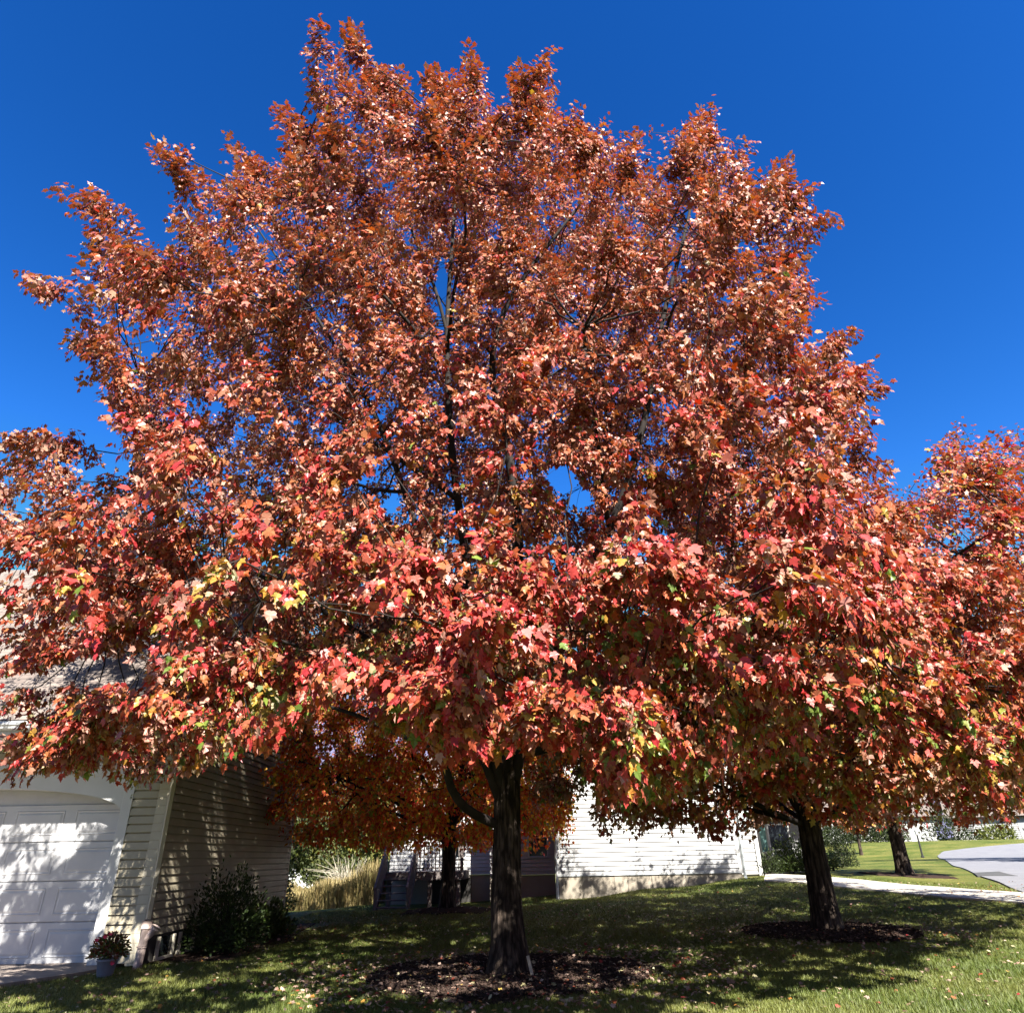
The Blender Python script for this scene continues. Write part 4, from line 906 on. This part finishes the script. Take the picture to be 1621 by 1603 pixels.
# stake at the trunk's foot, lamp post by the road, small lamp
s = MB(); sp = at(845, 1530, 10.2); sz = g1(sp[0], sp[1]); s.M = Matrix.Translation((sp[0], sp[1], sz-.05)) @ Matrix.Rotation(R(-14), 4, 'Y'); s.box(-.02, .02, -.012, .012, 0, .30, .003)
tag(s.build('wooden_stake', M['stake']), 'short pale wooden stake leaning at the right foot of the big trunk', 'stake')
lp = ground_at(1461, 1357); lz = g1(lp[0], lp[1])
lo = thing('lamp_post', 'slim dark lamp post with a pale top standing on the grass beside the road', 'lamp post', (lp[0], lp[1], lz))
s = MB(); s.tube([(0, 0, 0), (0, 0, 1.3)], [.06, .05], 10); s.lathe([(.1, 0), (.1, .08), (.06, .12), (.05, .13)], n=12); s.build('post', M['metal'], lo)
s = MB(); s.lathe([(.03, 1.3), (.09, 1.36), (.12, 1.62), (.03, 1.72), (.0, 1.76)], n=10); s.build('lantern', M['white_trim'], lo)

# ------------------------------------------------------------------ grass blades, fallen leaves, mulch chips
def blocked(x, y, lawn_only=True):
    k = (np.hypot(x-T1[0], y-T1[1]) < 1.55*(1+.08*np.sin(6*np.arctan2(y-T1[1], x)))) | (np.hypot(x-T2[0], y-T2[1]) < 1.0) | (np.hypot(x-T3[0], y-T3[1]) < 1.0)
    k |= (x < -6.0) & (y > 11.3) | (x < -6.0-.5*(11.4-y)) & (y < 11.5)
    k |= (x < -5.65) & (y > 11.9) & (y < 19.5) | (x < -4.55) & (y > 12.4) & (y < 19.3)
    k |= (y > 22.9) & (x > 1.0) & (x < 10) | (y > 25.5) & (x > -4.8) & (x < 12)
    k |= (y > 29.2) & (x < -5)
    # walkway
    a, b = np.array((8.6, 24.1)), np.array((20, 13)); t = unit(b-a); s_ = (x-a[0])*-t[1]+(y-a[1])*t[0]; k |= (s_ > -.6) & (x > 8)
    return k
n = 760000; d = 6.8+25*rs.random(n)**1.5; a = R(-37)+R(76)*rs.random(n); gx = d*np.sin(a)/np.cos(a)*.95; gy = d
ok = ~blocked(gx, gy); gx, gy = gx[ok], gy[ok]; n = len(gx)
base = np.stack([gx, gy, gz(gx, gy)-.004], -1); az = rs.uniform(0, 6.28, n); sc = .7+gy/22+np.clip(gy-18, 0, 20)*.12
hh = rs.uniform(.022, .055, n)*(1+.3*np.sin(gx*2)*np.sin(gy*1.7)); sd = np.stack([np.cos(az+1.57), np.sin(az+1.57), 0*az], -1)*(.0032*sc)[:, None]
tip = base+np.stack([np.cos(az)*hh*.7, np.sin(az)*hh*.7, hh], -1)
V = np.stack([base-sd, base+sd, tip], 1).reshape(-1, 3); F = np.arange(n)[:, None]*3+[0, 1, 2]
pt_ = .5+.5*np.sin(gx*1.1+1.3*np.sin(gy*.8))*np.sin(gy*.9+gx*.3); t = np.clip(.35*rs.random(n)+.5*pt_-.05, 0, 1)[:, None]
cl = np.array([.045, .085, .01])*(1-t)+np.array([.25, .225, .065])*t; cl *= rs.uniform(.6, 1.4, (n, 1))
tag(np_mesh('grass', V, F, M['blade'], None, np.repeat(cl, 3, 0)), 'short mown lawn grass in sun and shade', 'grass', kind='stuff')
def litter(name, label, n, gen, size, lift=(.01, .035)):
    x, y = gen(n); ok = ~((x < -5.7) & (y > 11.95)) & ~((y > 22.9) & (x > 1.3)); x, y = x[ok], y[ok]; n = len(x)
    pos = np.stack([x, y, gz(x, y)+rs.uniform(*lift, n)], -1); az = rs.uniform(0, 6.28, n)
    ax = np.stack([np.cos(az), np.sin(az), rs.normal(size=n)*.25], -1); nr = unit(np.array([0, 0, 1.0])+rs.normal(size=(n, 3))*.4)
    C = pick([np.array([(.40,.25,.19),(.52,.36,.28),(.28,.17,.12)]), RED*.6, ORG*.7, YEL, np.array([(.5,.44,.22),(.58,.52,.30)])], np.tile([.7, .05, .14, .1, .3], (n, 1)), rs)
    V, F, Cc = place_leaves(LEAF_B, FB, pos, ax, nr, rs.uniform(*size, n), C, rs)
    tag(np_mesh(name, V, F, M['litter'], None, Cc), label, 'leaves', kind='stuff')
def g_lawn(n):
    d = 6.8+14*rs.random(n)**.8; a = R(-36)+R(74)*rs.random(n); return d*np.tan(a)*.95, d
litter('fallen_leaves', 'fallen tan, yellow and red leaves scattered over the lawn', 4200, g_lawn, (.03, .062), (.02, .045))
def g_m(c, r):
    def f(n):
        a = rs.uniform(0, 6.28, n); q = r*rs.random(n)**.6; return c[0]+q*np.cos(a)*1.15, c[1]+q*np.sin(a)
    return f
litter('fallen_leaves', 'dense pinkish tan fallen leaves on the mulch around the big trunk', 2700, g_m(T1, 2.7), (.035, .075), (.02, .06))
litter('fallen_leaves', 'fallen leaves on the mulch around the right tree', 1100, g_m(T2, 1.9), (.03, .06), (.02, .05))
# bark chips
def chips(name, label, c, r, n):
    a = rs.uniform(0, 6.28, n); q = r*rs.random(n)**.55; x = c[0]+q*np.cos(a); y = c[1]+q*np.sin(a); z = gz(x, y)+rs.uniform(.015, .05, n)
    P = np.stack([x, y, z], -1); u = unit(rs.normal(size=(n, 3))*[1, 1, .35]); v = unit(np.cross(u, rs.normal(size=(n, 3)))); l = rs.uniform(.012, .04, (n, 1)); w = rs.uniform(.005, .012, (n, 1))
    V = np.stack([P-u*l-v*w, P+u*l-v*w, P+u*l+v*w, P-u*l+v*w], 1).reshape(-1, 3); F = np.arange(n)[:, None]*4+[0, 1, 2, 3]
    t = rs.random((n, 1)); C = np.array([.022, .014, .011])*(1-t)+np.array([.075, .05, .04])*t
    tag(np_mesh(name, V, F, M['chip'], None, np.repeat(C, 4, 0)), label, 'mulch', kind='stuff')
chips('mulch_chips', 'dark bark mulch chips around the big maple trunk', T1, 1.8, 24000)
chips('mulch_chips', 'dark bark mulch chips around the right maple trunk', T2, 1.35, 9000)
